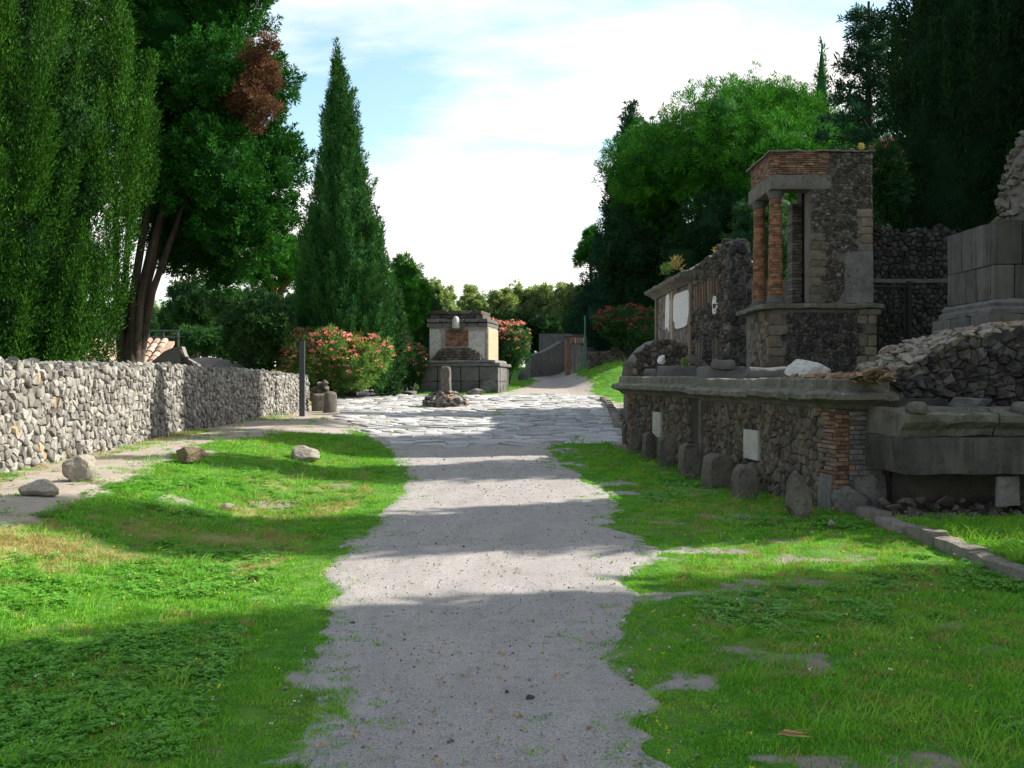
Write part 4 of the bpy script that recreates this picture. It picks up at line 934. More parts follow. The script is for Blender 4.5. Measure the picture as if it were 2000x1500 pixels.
# columns
for nm, cx, cy in (('a', 6.03, 22.27), ('b', 5.99, 23.55)):
    zb, zt = 3.52, 6.10; prof = []; nC = 34; v0_ = zb + .17
    cb = MB(); nS = 22
    for i in range(nC):
        t0 = i / nC; za = v0_ + (zt - .17 - v0_) * t0; zc = v0_ + (zt - .17 - v0_) * (i + 1) / nC; R = .168 - .032 * t0 + .006 * rng.standard_normal() * .6
        off = rng.uniform(0, 6.28)
        V, Fc = lathe([(R - .014, za - zb), (R, za - zb + .010), (R + .002, zc - zb - .012), (R - .014, zc - zb)], (cx, cy, zb), nS)
        seg = [rng.random() for _ in range(8)]; tt = [seg[int(((f % nS) + off) / nS * 8) % 8] for f in range(3 * nS)] + [.3, .3]
        cb.add(V, Fc, tt)
    sh = cb.build('column', M['colbrick'], ct)
    Vb, Fb = lathe([(.205, 0), (.22, .04), (.205, .09), (.185, .11), (.19, .15), (.17, .19)], (cx, cy, zb), 24); Vb = Vb + .03 * np.stack([fnoise(Vb * 8 + 3 * j, 2) - .5 for j in range(3)], -1)
    mk('base', Vb, Fb, M['plinth'], sh, smooth=True)
    Vb, Fb = lathe([(.135, -.18), (.155, -.13), (.15, -.11), (.2, -.05), (.205, 0)], (cx, cy, zt), 24); mk('capital', Vb, Fb, M['plinth'], sh, smooth=True)
# entablature
V, Fc = rb(cf, .04, 1.42, 6.10, 6.44, -.42, .03, (14, 4, 4), .02, .02, 4); mk('stone_beam', V, Fc, M['mortar'], ct)
V, Fc = rb(cf, .04, .44, 6.10, 6.44, -2.1, -.44, (4, 4, 14), .02, .02, 4); mk('stone_beam', V, Fc, M['mortar'], ct)
mk('roof_fill', boxv(cf, .1, 2.3, 6.46, 6.93, -2.05, -.03), BOXF, M['darkmortar'], ct)
brick_field(ct, cf, .05, 1.36, 6.45, 6.93, .17, .052, [M['brick'], M['brickbrown']], w0=-.05, w1=.02)
brick_field(ct, lambda P: cl(P + [0, 0, -.06]), 0.0, LL - .02, 6.45, 6.93, .17, .052, [M['brick'], M['brickbrown']], w0=-.05, w1=.02)
V, Fc = rb(cf, .0, 2.4, 6.94, 6.985, -2.15, .06, (26, 1, 18), .01, .03, 3); mk('roof_slab', V, Fc, M['cornice'], ct)
cap = MB()
for i in range(130):
    q = cf(np.array([[rng.uniform(.05, 2.35), 7.0, rng.uniform(-2, .02)]]))[0]; V, Fc = hull_at(q, np.array([.09, .07, .035]) * rng.uniform(.4, 1.3), .4); cap.add(V, Fc)
cap.build('roof_rubble', M['brickbrown'], ct, kind='stuff')

# ------------------------------------------------------------------ plastered ruin with a niche wall
ru = thing('niche_ruin', (6, 31, .6), 'ruined dark building with white plaster patches and a row of niches', 'ruin')
rf_, RL = frame2((5.52, 37.0, 0), (5.86, 26.2, 0)); UA = 6.35
rt = lambda u: np.interp(u, [0, UA - .05], [5.05, 5.0])
rt2 = lambda u: np.interp(u, [UA, UA + .5, UA + 2, RL - 1.6, RL - .7, RL - .2, RL], [5.2, 5.35, 5.42, 5.5, 5.65, 5.55, 5.2]) + .14 * (float(vnoise(np.array([[u * 4, 3, 1]]))[0]) - .5)
core('wall_core', rf_, 0, UA, .2, rt, -3, 0, M['ruinwall'], ru, 20)
core('wall_core', rf_, UA, RL, .2, lambda u: rt2(u) - .05, -.6, -.04, M['mortar'], ru, 40)
stone_field(ru, rf_, .0, UA, 1.5, 4.9, .24, .2, M['ruinwall'], singles=40, gap=.01, back=-.03, proud=.02, rough=.4, skip=lambda u, v: u < .3)
def nskip(u, v): return (UA + .25 < u < RL - 1.2 and 4.02 < v < 4.72) or (UA + .6 < u < UA + 1.5 and v < 2.9) or (RL - 1.9 < u < RL - .9 and v < 3.0)
stone_field(ru, rf_, UA, RL, 1.2, 5.8, .16, .115, M['lavabrown'], top=rt2, skip=nskip, singles=150, gap=.012, back=-.06, proud=.06, rough=.5, alt=M['tan'], altp=.12)
fe, _ = frame2((5.86, 26.2, 0), (6.6, 26.25, 0))
et = lambda u: np.interp(u, [0, .2, .42, .6], [5.3, 5.55, 5.5, 5.0])
core('end_wall', fe, 0, .6, .2, et, -.6, -.03, M['darkmortar'], ru, 10)
stone_field(ru, fe, 0, .6, 1.2, 5.7, .2, .13, M['lava'], top=et, singles=80, gap=.012, back=-.06, proud=.06, rough=.5)
for i in range(9):
    u = UA + .3 + i * .36; V, Fc = rb(rf_, u, u + .12, 4.0, 4.75, -.06, .06, (2, 5, 2), .02, .02); mk('niche_pier', V, Fc, M['brickbrown'] if i % 2 else M['tan'], ru, tint=rng.random())
for u0 in (UA + .55, UA + .95, UA + 1.35, RL - 1.8, RL - 1.4): V, Fc = rb(rf_, u0, u0 + .13, 1.0, 3.0, -.06, .07, (2, 8, 2), .03, .03); mk('niche_pier', V, Fc, M['tan'], ru, tint=rng.random())
def blob_patch(name, cu, cv, ru_, rv, mat, seed, fn, w=.055, n=26):
    V = [(cu, cv, w)]; 
    for k in range(n):
        th = 2 * math.pi * k / n; r = 1 + .55 * (float(vnoise(np.array([[math.cos(th) * 1.8 + seed, math.sin(th) * 1.8, seed]]))[0]) - .5)
        V.append((cu + ru_ * r * math.copysign(abs(math.cos(th)) ** .6, math.cos(th)), cv + rv * r * math.copysign(abs(math.sin(th)) ** .6, math.sin(th)), w))
    m = len(V); V += [(a, b, -.02) for a, b, c in V[1:]]
    Fc = [(0, 1 + k, 1 + (k + 1) % n) for k in range(n)] + [(1 + k, m + k, m + (k + 1) % n, 1 + (k + 1) % n) for k in range(n)]
    return mk(name, fn(np.array(V, float)), Fc, M[mat], ru)
blob_patch('white_plaster', 4.55, 4.2, 1.35, .62, 'plasterwhite', 3.3, rf_); blob_patch('white_plaster', 2.25, 4.25, .42, .62, 'plasterwhite', 5.1, rf_); blob_patch('white_plaster', UA + 3.0, 3.95, .3, .26, 'plasterwhite', 8.7, rf_)
blob_patch('red_plaster', 3.4, 4.78, .75, .2, 'brick', 4.4, rf_, .05)
for u0, mtn in ((.0, 'tan'), (3.05, 'golden'), (UA - .3, 'brickbrown')): V, Fc = rb(rf_, u0, u0 + .28, 1.0, 4.92, -.05, .10, (2, 14, 2), .02, .02); mk('pilaster', V, Fc, M[mtn], ru)
CP = [(-.6, 4.92), (.08, 4.92), (.2, 5.02), (.42, 5.12), (.44, 5.22), (.1, 5.28), (-.6, 5.34)]
for a, b in ((-.3, 2.0), (2.02, 4.2), (4.22, UA)): V, Fc = sweep(rf_, CP, a, b, 0, 0, 14, .03, .5); mk('cornice_block', V, Fc, M['cornice'], ru, tint=rng.random())
cap = MB()
for i in range(260):
    u = rng.uniform(0, UA); w = rng.uniform(-2, .15); V, Fc = hull_at(rf_(np.array([[u, 5.3 + .36 * sst(.2, -1, w) * rng.uniform(.5, 1), w]]))[0], np.array([.2, .16, .09]) * rng.uniform(.5, 1.4), .4); cap.add(V, Fc)
for i in range(120):
    u = rng.uniform(UA, RL); V, Fc = hull_at(rf_(np.array([[u, rt2(u) - .03, rng.uniform(-.5, 0)]]))[0], np.array([.13, .1, .08]) * rng.uniform(.5, 1.4), .4); cap.add(V, Fc)
cap.build('top_rubble', M['plinth'], ru, kind='stuff')
V, Fc = rb(rf_, 3.4, UA + .1, 5.62, 5.70, -1.2, -.5, (8, 1, 4), .03, .04); mk('white_slab', V, Fc, M['whitestone'], ru)

rd = thing('rounded_wall', (4.2, 28, .5), 'low rounded mass of rubble wall left of the niche ruin', 'wall')
df = frame((3.42, 27.6, 0), .1)
dt = lambda u: np.interp(u, [0, .12, .4, .75, 1.1, 1.5, 1.62], [1.9, 2.45, 2.85, 3.0, 3.04, 2.95, 2.6]) + .08 * (float(vnoise(np.array([[u * 6, 1, 1]]))[0]) - .5)
core('wall_core', df, 0, 1.62, .2, lambda u: dt(u) - .05, -1.2, -.03, M['mortar'], rd, 30)
stone_field(rd, df, 0, 1.62, .5, 3.2, .17, .13, M['lavabrown'], top=dt, singles=120, gap=.012, back=-.06, proud=.06, rough=.5, alt=M['tan'], altp=.25)
core('left_flank', frame2((3.42, 29.2, 0), (3.42, 27.62, 0))[0], 0, 1.58, .2, lambda u: np.interp(u, [0, 1.58], [2.4, 1.9]), -.3, 0, M['facade'], rd, 8)

# ------------------------------------------------------------------ dark rear wall with gate, ashlar monument
bw = thing('rear_wall', (10.2, 24.5, 1.0), 'tall dark rubble wall behind the columned tomb', 'wall')
bwf = frame((8.6, 24.5, 0), 0); bwt = lambda u: np.interp(u, [0, .3, 1.3, 1.55, 2.4, 3.3], [5.78, 5.8, 5.55, 5.68, 5.66, 5.5]) + .12 * (float(vnoise(np.array([[u * 4, 7, 1]]))[0]) - .5)
core('wall_core', bwf, 0, 4.2, .5, lambda u: bwt(u) - .05, -.8, -.04, M['darkmortar'], bw, 30)
stone_field(bw, bwf, 0, 4.2, 1.8, 6.5, .17, .12, M['lava'], top=bwt, singles=200, gap=.012, back=-.06, proud=.05, rough=.5, skip=lambda u, v: 4.22 < v < 4.36)
V, Fc = rb(bwf, 0, 4.2, 4.24, 4.35, -.06, .07, (20, 2, 2), .02, .03); mk('string_course', V, Fc, M['plastergrey'], bw)
gt = thing('iron_gate', (9.1, 23.6, 1.0), 'dark iron gate between the columned tomb and the ashlar monument', 'gate')
gff = frame((8.75, 23.6, 0), 0)
for i in range(7): V, Fc = tube(gff(np.array([(i * .13, 1.0, 0), (i * .13, 4.1, 0)])), [.018, .018], 6); mk('bar', V, Fc, M['iron'], gt)
for v in (1.6, 2.9, 4.05): V, Fc = tube(gff(np.array([(-.06, v, 0), (.84, v, 0)])), [.022, .022], 6); mk('rail', V, Fc, M['iron'], gt)
for u in (-.1, .88): V, Fc = rb(gff, u - .05, u + .05, .8, 4.2, -.06, .06, (1, 4, 1), .01, 0); mk('gate_post', V, Fc, M['iron'], gt)

am = thing('ashlar_monument', (10.2, 19.2, 1.0), 'dark ashlar block monument on steps at the right edge', 'monument')
af = frame((8.95, 18.0, 0), 0); al, AL = frame2((8.9, 19.9, 0), (8.95, 18.0, 0))
mk('core', boxv(af, .1, 4, .3, 4.7, -2.0, -.1), BOXF, M['darkmortar'], am)
for (v0, v1, us) in ((3.92, 4.75, (0, .5, 1.4, 2.3, 3.2)), (3.28, 3.91, (0, .35, 1.0, 1.9, 2.9))):
    for a, b in zip(us[:-1], us[1:]): V, Fc = rb(af, a + (.012 if a else 0), b, v0, v1, -.2, .0, (5, 4, 2), .015, .012, 3); mk('ashlar_block', V, Fc, M['ashlar'], am, tint=rng.random())
for (v0, v1, us) in ((3.92, 4.72, (0, .6, 1.0, 1.42, AL - .2)), (3.28, 3.91, (0, .75, 1.2, AL - .2))):
    for a, b in zip(us[:-1], us[1:]): V, Fc = rb(al, a + .012, b, v0, v1, -.2, .0, (5, 4, 2), .015, .012, 3); mk('ashlar_block', V, Fc, M['ashlar'], am, tint=rng.random())
MO = [(-.2, 3.0), (.18, 3.0), (.18, 3.08), (.1, 3.14), (.12, 3.2), (.02, 3.27), (-.2, 3.27)]
V, Fc = sweep(af, MO, 0, 4, 1, 0, 12, .02, .3); mk('moulding', V, Fc, M['plastergrey'], am)
V, Fc = sweep(al, MO, 0, AL, 0, 1, 12, .02, .3); mk('moulding', V, Fc, M['plastergrey'], am)
for i, (v0, v1) in enumerate(((2.70, 2.99), (2.40, 2.69), (2.1, 2.39), (1.2, 2.09))):
    o_ = .28 + .16 * i
    us = np.r_[-o_, np.sort(rng.uniform(.3, 3.5, 3)), 4.2]
    for a, b in zip(us[:-1], us[1:]): V, Fc = rb(af, a + .01, b, v0, v1, -.4, o_, (6, 3, 3), .025, .02, 3); mk('step_block', V, Fc, M['ashlar'], am, tint=rng.random())
    us = [-.1, .7, 1.3, AL - .42]
    for a, b in zip(us[:-1], us[1:]): V, Fc = rb(al, a + .01, b, v0, v1, -.4, o_, (6, 3, 3), .025, .02, 3); mk('step_block', V, Fc, M['ashlar'], am, tint=rng.random())
hp = MB(); cc = np.array([11.35, 19.6, 4.4])
Vc, Fcn = ICO[3]; P = Vc.copy(); P[:, 2] = np.maximum(P[:, 2], -.1); hp.add(P * [1.5, 1.1, 3.1] * (1 + .15 * (fnoise(P * 3, 3)[:, None] - .5)) + cc, Fcn, .4)
for i in range(900):
    t = rng.random() ** .8; th = rng.uniform(0, 6.28); rr = math.sqrt(max(0, 1 - t * t)); V, Fc = hull_at(cc + [1.5 * rr * math.cos(th), 1.1 * rr * math.sin(th), 3.1 * t], np.array([.13, .13, .08]) * rng.uniform(.5, 1.3), .6); hp.add(V, Fc)
hp.build('rubble_core', M['mortar'], am, kind='stuff')

# ------------------------------------------------------------------ trees and shrubs
def unit(a): return a / (np.linalg.norm(a, axis=-1, keepdims=True) + 1e-9)
def leaf_quads(C, D, l, w, jl=.35):
    """one pointed leaf per row: base C, direction D"""
    n = len(C); L = l * rng.uniform(1 - jl, 1 + jl, n)[:, None]; Wd = w * rng.uniform(1 - jl, 1 + jl, n)[:, None]
    S = unit(np.cross(D, rng.normal(size=(n, 3)))); B = np.cross(D, S)
    V = np.empty((n, 3, 3)); V[:, 0] = C - S * Wd * .42; V[:, 1] = C + D * L * .3 + S * Wd * .6 + B * Wd * .15; V[:, 2] = C + D * L
    return V
def quad_mesh(name, V, tint, mat, parent, extra=None, kind=None, **k):
    """V (n,k,3) world; extra = (verts, faces, tint) appended (a solid heart)"""
    n, kk = V.shape[:2]; org = ORG[parent.name] if parent else np.array([V[..., 0].mean(), V[..., 1].mean(), V[..., 2].min()])
    P = V.reshape(-1, 3); nf = n; tv = np.asarray(tint, np.float32)
    me = bpy.data.meshes.new(name)
    if extra is not None: eV, eF, eT = extra; ne = len(eV); ef = np.array(eF)
    else: ne = 0; ef = np.zeros((0, 3), int)
    me.vertices.add(len(P) + ne); co = np.concatenate([P, eV]) if ne else P
    me.vertices.foreach_set('co', (co - org).astype(np.float32).ravel())
    me.loops.add(kk * n + 3 * len(ef)); li = np.r_[np.arange(kk * n), (ef + kk * n).ravel()] if ne else np.arange(kk * n)
    me.loops.foreach_set('vertex_index', li.astype(np.int32)); me.polygons.add(n + len(ef))
    ls = np.r_[np.arange(n) * kk, kk * n + 3 * np.arange(len(ef))] if ne else np.arange(n) * kk
    me.polygons.foreach_set('loop_start', ls.astype(np.int32)); me.update(calc_edges=True)
    a = me.attributes.new('tint', 'FLOAT', 'FACE'); tt = np.r_[tv, np.full(len(ef), eT if ne else 0, np.float32)]; a.data.foreach_set('value', tt.astype(np.float32))
    me.materials.append(mat); o = bpy.data.objects.new(name, me); COL.objects.link(o); ORG[o.name] = org
    if parent: o.parent = parent
    else: o.location = org
    return props(o, kind=kind, **k)
def sprays(C, D, m, ax, rad, l, w, spread=.5, tint=None, jit=.18):
    """clumps: centres C, axes D; m leaves each, scattered in an ellipsoid along the axis and fanning outward"""
    n = len(C); D = unit(D); t = rng.uniform(-.5, .5, (n, m, 1)); R = rng.normal(size=(n, m, 3)) * .5
    R = R - (R * D[:, None]).sum(-1, keepdims=True) * D[:, None]
    taper = 1.0 - .75 * (t + .5)
    P = C[:, None] + D[:, None] * t * ax + R * rad * taper
    d = unit(D[:, None] * 1.0 + R * spread * 2 + rng.normal(size=(n, m, 3)) * .22)
    V = leaf_quads(P.reshape(-1, 3), d.reshape(-1, 3), l, w)
    ct = rng.uniform(.1, .9, n) if tint is None else tint
    T = np.clip(np.repeat(ct, m) + rng.normal(size=n * m) * jit, 0, 1)
    return V, T
def conifer(name, label, base, H, R, prof, n, m, mat, spray=(.8, .18), leaf=(.2, .05), up=1.0, lump=.25, z0=.03, heart=.8, group=None, trunk_r=.2, cut=None, bark='darkbark', lean=(0, 0), lsc=1.3, vs=.45, flames=None):
    base = np.array(base, float); tr = thing(name, base, label, 'tree', group)
    V, Fc = tube([base + [0, 0, -.3], base + [0, 0, H * .3], base + [lean[0] * .7, lean[1] * .7, H * .75]], [trunk_r * 1.25, trunk_r, trunk_r * .3], 10); mk('trunk', V, Fc, M[bark], tr, smooth=True)
    ts = np.linspace(0, 1, 200); pr = np.array([prof(t) for t in ts]); cdf = np.cumsum(pr + .05); cdf /= cdf[-1]
    t = np.interp(rng.random(n * 2), cdf, ts); th = rng.uniform(0, 2 * math.pi, n * 2)
    if cut is not None: k = cut(t, th, H, base); t, th = t[k], th[k]
    t, th = t[:n], th[:n]; rr = np.interp(t, ts, pr) * R
    lm = 1 + lump * 2 * (fnoise(np.stack([np.cos(th) * lsc + base[0], np.sin(th) * lsc + base[1], t * H / R * lsc * vs], -1), 3) - .5)
    q = rng.beta(5, 1.6, len(t)); rad = rr * lm * (.35 + .68 * q)
    o = np.stack([np.cos(th), np.sin(th), 0 * th], -1); zc = H * (z0 + (1 - z0) * t)
    C = base + o * rad[:, None] + np.c_[lean[0] * t, lean[1] * t, zc]
    D = unit(o * .55 + np.array([0, 0, up]) + rng.normal(size=o.shape) * .15)
    Vq, T = sprays(C, D, m, spray[0], spray[1], leaf[0], leaf[1])
    if flames:      # upright flame-shaped sprays standing proud of the dense body
        nf, mf, fa, fr_, fl_ = flames
        t = np.interp(rng.random(nf * 4), cdf, ts); th = rng.uniform(0, 2 * math.pi, nf * 4)
        if cut is not None: k = cut(t, th, H, base); t, th = t[k], th[k]
        t, th = t[:nf], th[:nf]; rr = np.interp(t, ts, pr) * R; sz = rng.uniform(.6, 1.35, len(t))
        lm = 1 + lump * 2 * (fnoise(np.stack([np.cos(th) * lsc + base[0], np.sin(th) * lsc + base[1], t * H / R * lsc * vs], -1), 3) - .5)
        o = np.stack([np.cos(th), np.sin(th), 0 * th], -1); rad = rr * lm * rng.uniform(.93, 1.06, len(t))
        C = base + o * rad[:, None] + np.c_[lean[0] * t, lean[1] * t, H * (z0 + (1 - z0) * t)]
        D = unit(o * .22 + np.array([0, 0, 1.]) + rng.normal(size=o.shape) * .10)
        for lo, hi, k_ in ((0, .85, .75), (.85, 1.1, 1.0), (1.1, 9, 1.35)):
            q_ = (sz >= lo) & (sz < hi)
            if q_.any():
                V2, T2 = sprays(C[q_], D[q_], int(mf * k_ ** 1.5), fa * k_, fr_ * k_, fl_[0], fl_[1], spread=.35, tint=rng.uniform(.35, 1, q_.sum())); Vq = np.concatenate([Vq, V2]); T = np.r_[T, T2]
    extra = None
    if heart:
        nz, na = 40, 22; hv = []; hf_ = []
        for i in range(nz + 1):
            tt = i / nz
            for k in range(na):
                a = 2 * math.pi * k / na; hv.append((tt, a))
        hv = np.array(hv); lm2 = 1 + lump * 2 * (fnoise(np.stack([np.cos(hv[:, 1]) * lsc + base[0], np.sin(hv[:, 1]) * lsc + base[1], hv[:, 0] * H / R * lsc * vs], -1), 3) - .5)
        r2 = np.interp(hv[:, 0], ts, pr) * R * lm2 * heart * rng.uniform(.85, 1.05, len(hv))
        hV = base + np.c_[np.cos(hv[:, 1]) * r2 + lean[0] * hv[:, 0], np.sin(hv[:, 1]) * r2 + lean[1] * hv[:, 0], H * (z0 + (1 - z0) * hv[:, 0]) * .985]
        for i in range(nz):
            for k in range(na):
                a, b, c, d = i * na + k, i * na + (k + 1) % na, (i + 1) * na + (k + 1) % na, (i + 1) * na + k; hf_ += [(a, b, c), (a, c, d)]
        extra = (hV, hf_, .0)  # heart kept at the darkest leaf tint: inner crown shade put into colour
    quad_mesh('crown', Vq, T, M[mat], tr, extra)
    return tr
def lobe_tree(name, label, base, lobes, n, m, mat, spray=(.35, .22), leaf=(.16, .07), upb=.35, heart=.7, group=None, trunk=None, bark='darkbark', cat='tree', lump=.3, tree=None, crown='crown', lsc=1.4, shell=(4, 1.5), hemi=None, tint_fn=None):
    base = np.array(base, float); tr = tree or thing(name, base, label, cat, group)
    for nm, P, Rr in (trunk or []):
        V, Fc = tube(P, Rr, 9); mk(nm, V, Fc, M[bark], tr, smooth=True)
    lobes = np.array(lobes, float); ar = (lobes[:, 3] * lobes[:, 4] + lobes[:, 3] * lobes[:, 5]); pick = rng.choice(len(lobes), n, p=ar / ar.sum()); Lb = lobes[pick]
    d = unit(rng.normal(size=(n, 3)))
    if hemi is not None: d[:, 2] = np.where(d[:, 2] < hemi, -d[:, 2] * .6, d[:, 2]); d = unit(d)
    lm = 1 + lump * 2 * (fnoise(d * lsc + Lb[:, :3] * 1.7, 3) - .5); q = rng.beta(*shell, n)
    C = Lb[:, :3] + d * Lb[:, 3:6] * (lm * (.35 + .67 * q))[:, None]
    # drop clumps buried in other lobes
    D = unit(d / Lb[:, 3:6] * Lb[:, 3:6].mean(1, keepdims=True) + [0, 0, upb] + rng.normal(size=d.shape) * .25)
    tint = None if tint_fn is None else tint_fn(C)
    Vq, T = sprays(C, D, m, spray[0], spray[1], leaf[0], leaf[1], spread=.8, tint=tint)
    extra = None
    if heart:
        hv = []; hf_ = []; off = 0; I, IF = ICO[3]
        for L in lobes:
            P = I * (1 + lump * 2 * (fnoise(I * lsc + L[:3] * 1.7, 3)[:, None] - .5)) * heart * rng.uniform(.9, 1.06, (len(I), 1)); hv.append(P * L[3:6] + L[:3]); hf_ += [tuple(i + off for i in f) for f in IF]; off += len(I)
        extra = (np.concatenate(hv), hf_, .0)  # darkest tint on the lobe hearts paints shade inside the crown
    quad_mesh(crown, Vq, T, M[mat], tr, extra)
    return tr, C

colp = lambda t: min(1, (t / .06) ** .5 if t < .06 else 1) * (.80 + .2 * math.sin(min(1, t * 2.2) * math.pi / 2)) * (1 - max(0, t - .45) / .55) ** .75 if t < 1 else 0
conep = lambda t: min(1, .72 + t * 2.8) * max(0, 1 - t) ** .85
g0 = lambda x, y: (x, y, float(G(x, y)))
# -- left: the big cypress with upright sprays, then the spreading many-stemmed one
front = lambda t, th, H, b: (t * H < 11.5) & (np.sin(th) < .45)
conifer('large_cypress', 'huge dark green cypress with upright sprays at the left edge of the picture', g0(-11.75, 20.0), 17, 3.8, colp, 4200, 52, 'leaf_cypA', (.5, .25), (.08, .03), up=1.2, lump=.13, flames=(330, 620, 1.45, .2, (.085, .024)), cut=front, trunk_r=.35, z0=.035, lsc=3.2, heart=.82, vs=.2)
b = np.array(g0(-9.25, 23.6)); stems = []
for i in range(9):
    a = -1.3 + i * .62; sp = .2 + .16 * (i % 3); q = [b + [.12 * math.cos(a), .1 * math.sin(a), -.2], b + [.2 * math.cos(a), .16 * math.sin(a), 1.6], b + [.12 + sp * .8 * math.cos(a), sp * math.sin(a), 3.3], b + [.6 + sp * 1.7 * math.cos(a), sp * 2 * math.sin(a), 5.9]]
    stems.append(('stem', q, [.18, .12, .085, .045]))
stems.append(('trunk', [b + [0, 0, -.4], b + [0, 0, .6], b + [.03, 0, 1.7], b + [.1, 0, 2.6]], [.42, .34, .29, .16]))
Y0 = 24.2; k0 = Y0 / F
def lob(px, py, rpx, d=0, f=1.0, Yb=Y0): p = at(px, py, Yb + d); return (p[0], p[1], p[2], rpx * Yb / F, rpx * Yb / F, rpx * Yb / F * f)
LB = [lob(330, 80, 120, .4), lob(420, 10, 110, .6), lob(470, -90, 90), lob(330, 260, 120, .2), lob(430, 170, 110, -.6), lob(528, 160, 58), lob(520, 330, 84, .2), lob(420, 340, 110, -.9), lob(330, 400, 80, .3), lob(480, 440, 80, -.2),
      lob(538, 300, 52, .5), lob(395, 470, 80, 1.0), lob(550, 420, 34, .2), lob(440, 530, 45, .6), lob(250, 180, 120, .8), lob(400, -160, 130), lob(295, 50, 100, .9), lob(350, 490, 55, .5)]
spread_tree, _ = lobe_tree('spreading_cypress', 'broad dark evergreen with several bare stems and one dead brown branch', b, LB, 4600, 62, 'leaf_cypB', (.34, .17), (.10, .04), upb=.7, heart=.58, trunk=stems, bark='bark', lump=.35, lsc=1.8, shell=(4, 1.6))
lobe_tree('', '', b, [lob(x_, y_, r_, -1.5 + .2 * (i_ % 3)) for i_, (x_, y_, r_) in enumerate(((528, 84, 17), (508, 100, 24), (520, 128, 28), (486, 120, 16), (500, 160, 30), (538, 165, 18), (478, 182, 24), (452, 176, 15), (438, 196, 13), (505, 200, 26), (530, 212, 16), (482, 222, 20), (500, 240, 15), (462, 208, 14)))], 330, 36, 'leaf_dead', (.32, .12), (.08, .028), upb=.5, heart=0, tree=spread_tree, crown='dead_branch', lump=.55, shell=(2, 2))
# -- the tall conical cypress
conifer('conical_cypress', 'tall pointed conical cypress rising alone against the sky left of centre', g0(-7.25, 43), 15.2, 1.98, lambda t: float(np.interp(t, [0, .1, .27, .414, .557, .7, .843, .93, 1], [.85, .98, 1.0, .86, .62, .42, .21, .1, .0])), 1700, 34, 'leaf_cypC', (.6, .25), (.16, .05), up=1.25, lump=.2, trunk_r=.3, heart=.85, lsc=2.3, flames=(360, 150, 1.2, .2, (.17, .045)), lean=(-.45, 0))
lobe_tree('young_cypress', 'paler bushy young cypress at the right foot of the conical cypress', g0(-5.9, 44.5), [(-5.7, 44.3, 2.6, .75, .75, 1.7), (-5.5, 44.4, 4.0, .5, .5, 1.0), (-5.35, 44.3, 5.0, .3, .3, .7)], 260, 24, 'leaf_holm', (.5, .2), (.24, .08), upb=.9, heart=.65)
# -- background trees at left
def pine(name, label, px, Yp, top, bot, halfw, n, mat='leaf_pine', tpx=None, trow=720, m=26, lf=(.3, .055), dense=.66, group=None, nl=11, seed=1, ylo=None, flat=.55, bk='pinebark'):
    r = np.random.default_rng(seed); s = Yp / F; c = at(px, (top + bot) / 2, Yp); hw = halfw * s; hh = (bot - top) / 2 * s; Ls = []
    for i in range(nl):
        a = 2 * math.pi * i / nl + r.uniform(-.3, .3); rr = hw * r.uniform(.4, .68); zz = hh * (r.uniform(-.35, .35) - .25)
        Ls.append((c[0] + rr * math.cos(a), c[1] + rr * math.sin(a) * .8, c[2] + zz, hw * r.uniform(.28, .4), hw * r.uniform(.28, .4), hh * r.uniform(.45, .62)))
    for i in range(max(3, nl // 2)):
        a = r.uniform(0, 6.28); rr = hw * r.uniform(0, .36); Ls.append((c[0] + rr * math.cos(a), c[1] + rr * math.sin(a) * .8, c[2] + hh * r.uniform(.2, .42), hw * r.uniform(.3, .42), hw * r.uniform(.3, .4), hh * r.uniform(.48, .6)))
    tp = at(tpx if tpx else px, trow, Yp); b = np.array(g0(tp[0], Yp)); tk = [('trunk', [b + [0, 0, -.3], (b + c) / 2 + [.2, 0, 0], c + [0, 0, -hh * .2]], [.034 * hw * 2 + .1, .028 * hw * 2 + .08, .12])]
    for L in Ls[:nl:2]: tk.append(('branch', [c + [0, 0, -hh * 1.0], (c + np.array(L[:3])) / 2 + [0, 0, -hh * .35], np.array(L[:3])], [.12, .08, .04]))
    return lobe_tree(name, label, b, Ls, n, m, mat, (.5 * max(.6, hw / 7), .3 * max(.6, hw / 7)), lf, upb=.9, heart=dense, trunk=tk, bark=bk, lump=.34, group=group, lsc=2.0)
pine('umbrella_pine', 'open pine with bare radiating branches between the big cypress and the conical one', 545, 56, 448, 580, 88, 420, m=40, dense=.45, seed=3, nl=9, trow=690)
pine('round_pine', 'bright green pine just right of the conical cypress', 790, 62, 488, 640, 52, 420, m=40, dense=.66, seed=5, nl=7)
def bush_tree(name, label, px, Yp, top, bot, hw, n, mat='leaf_holm', group=None, seed=1, m=34, lf=(.19, .07), dense=.75, cat='tree', nl=7, upb=.4):
    r = np.random.default_rng(seed); s = Yp / F; c = at(px, (top + bot) / 2, Yp); w = hw * s; h = (bot - top) / 2 * s; Ls = [(c[0], c[1], c[2] - h * .1, w * .72, w * .72, h * .82)]
    for i in range(nl):
        a = 2 * math.pi * i / nl + r.uniform(-.4, .4); Ls.append((c[0] + w * .5 * math.cos(a), c[1] + w * .4 * math.sin(a), c[2] + h * r.uniform(-.5, .5), w * r.uniform(.34, .5), w * r.uniform(.34, .5), h * r.uniform(.34, .5)))
    b = np.array(g0(c[0], Yp)); tk = [('trunk', [b + [0, 0, -.3], b + [.05, 0, max(.5, (c[2] - b[2]) * .6)], c], [.05 * w + .06, .04 * w + .05, .05])]
    return lobe_tree(name, label, b, Ls, n, m, mat, (lf[0] * 1.6, lf[0] * 1.1), lf, upb=upb, heart=dense, trunk=tk, lump=.32, group=group, cat=cat, lsc=1.8)
bush_tree('holm_oak', 'dark rounded holm oak behind the sandy bank', 382, 52, 515, 660, 62, 420, seed=11)
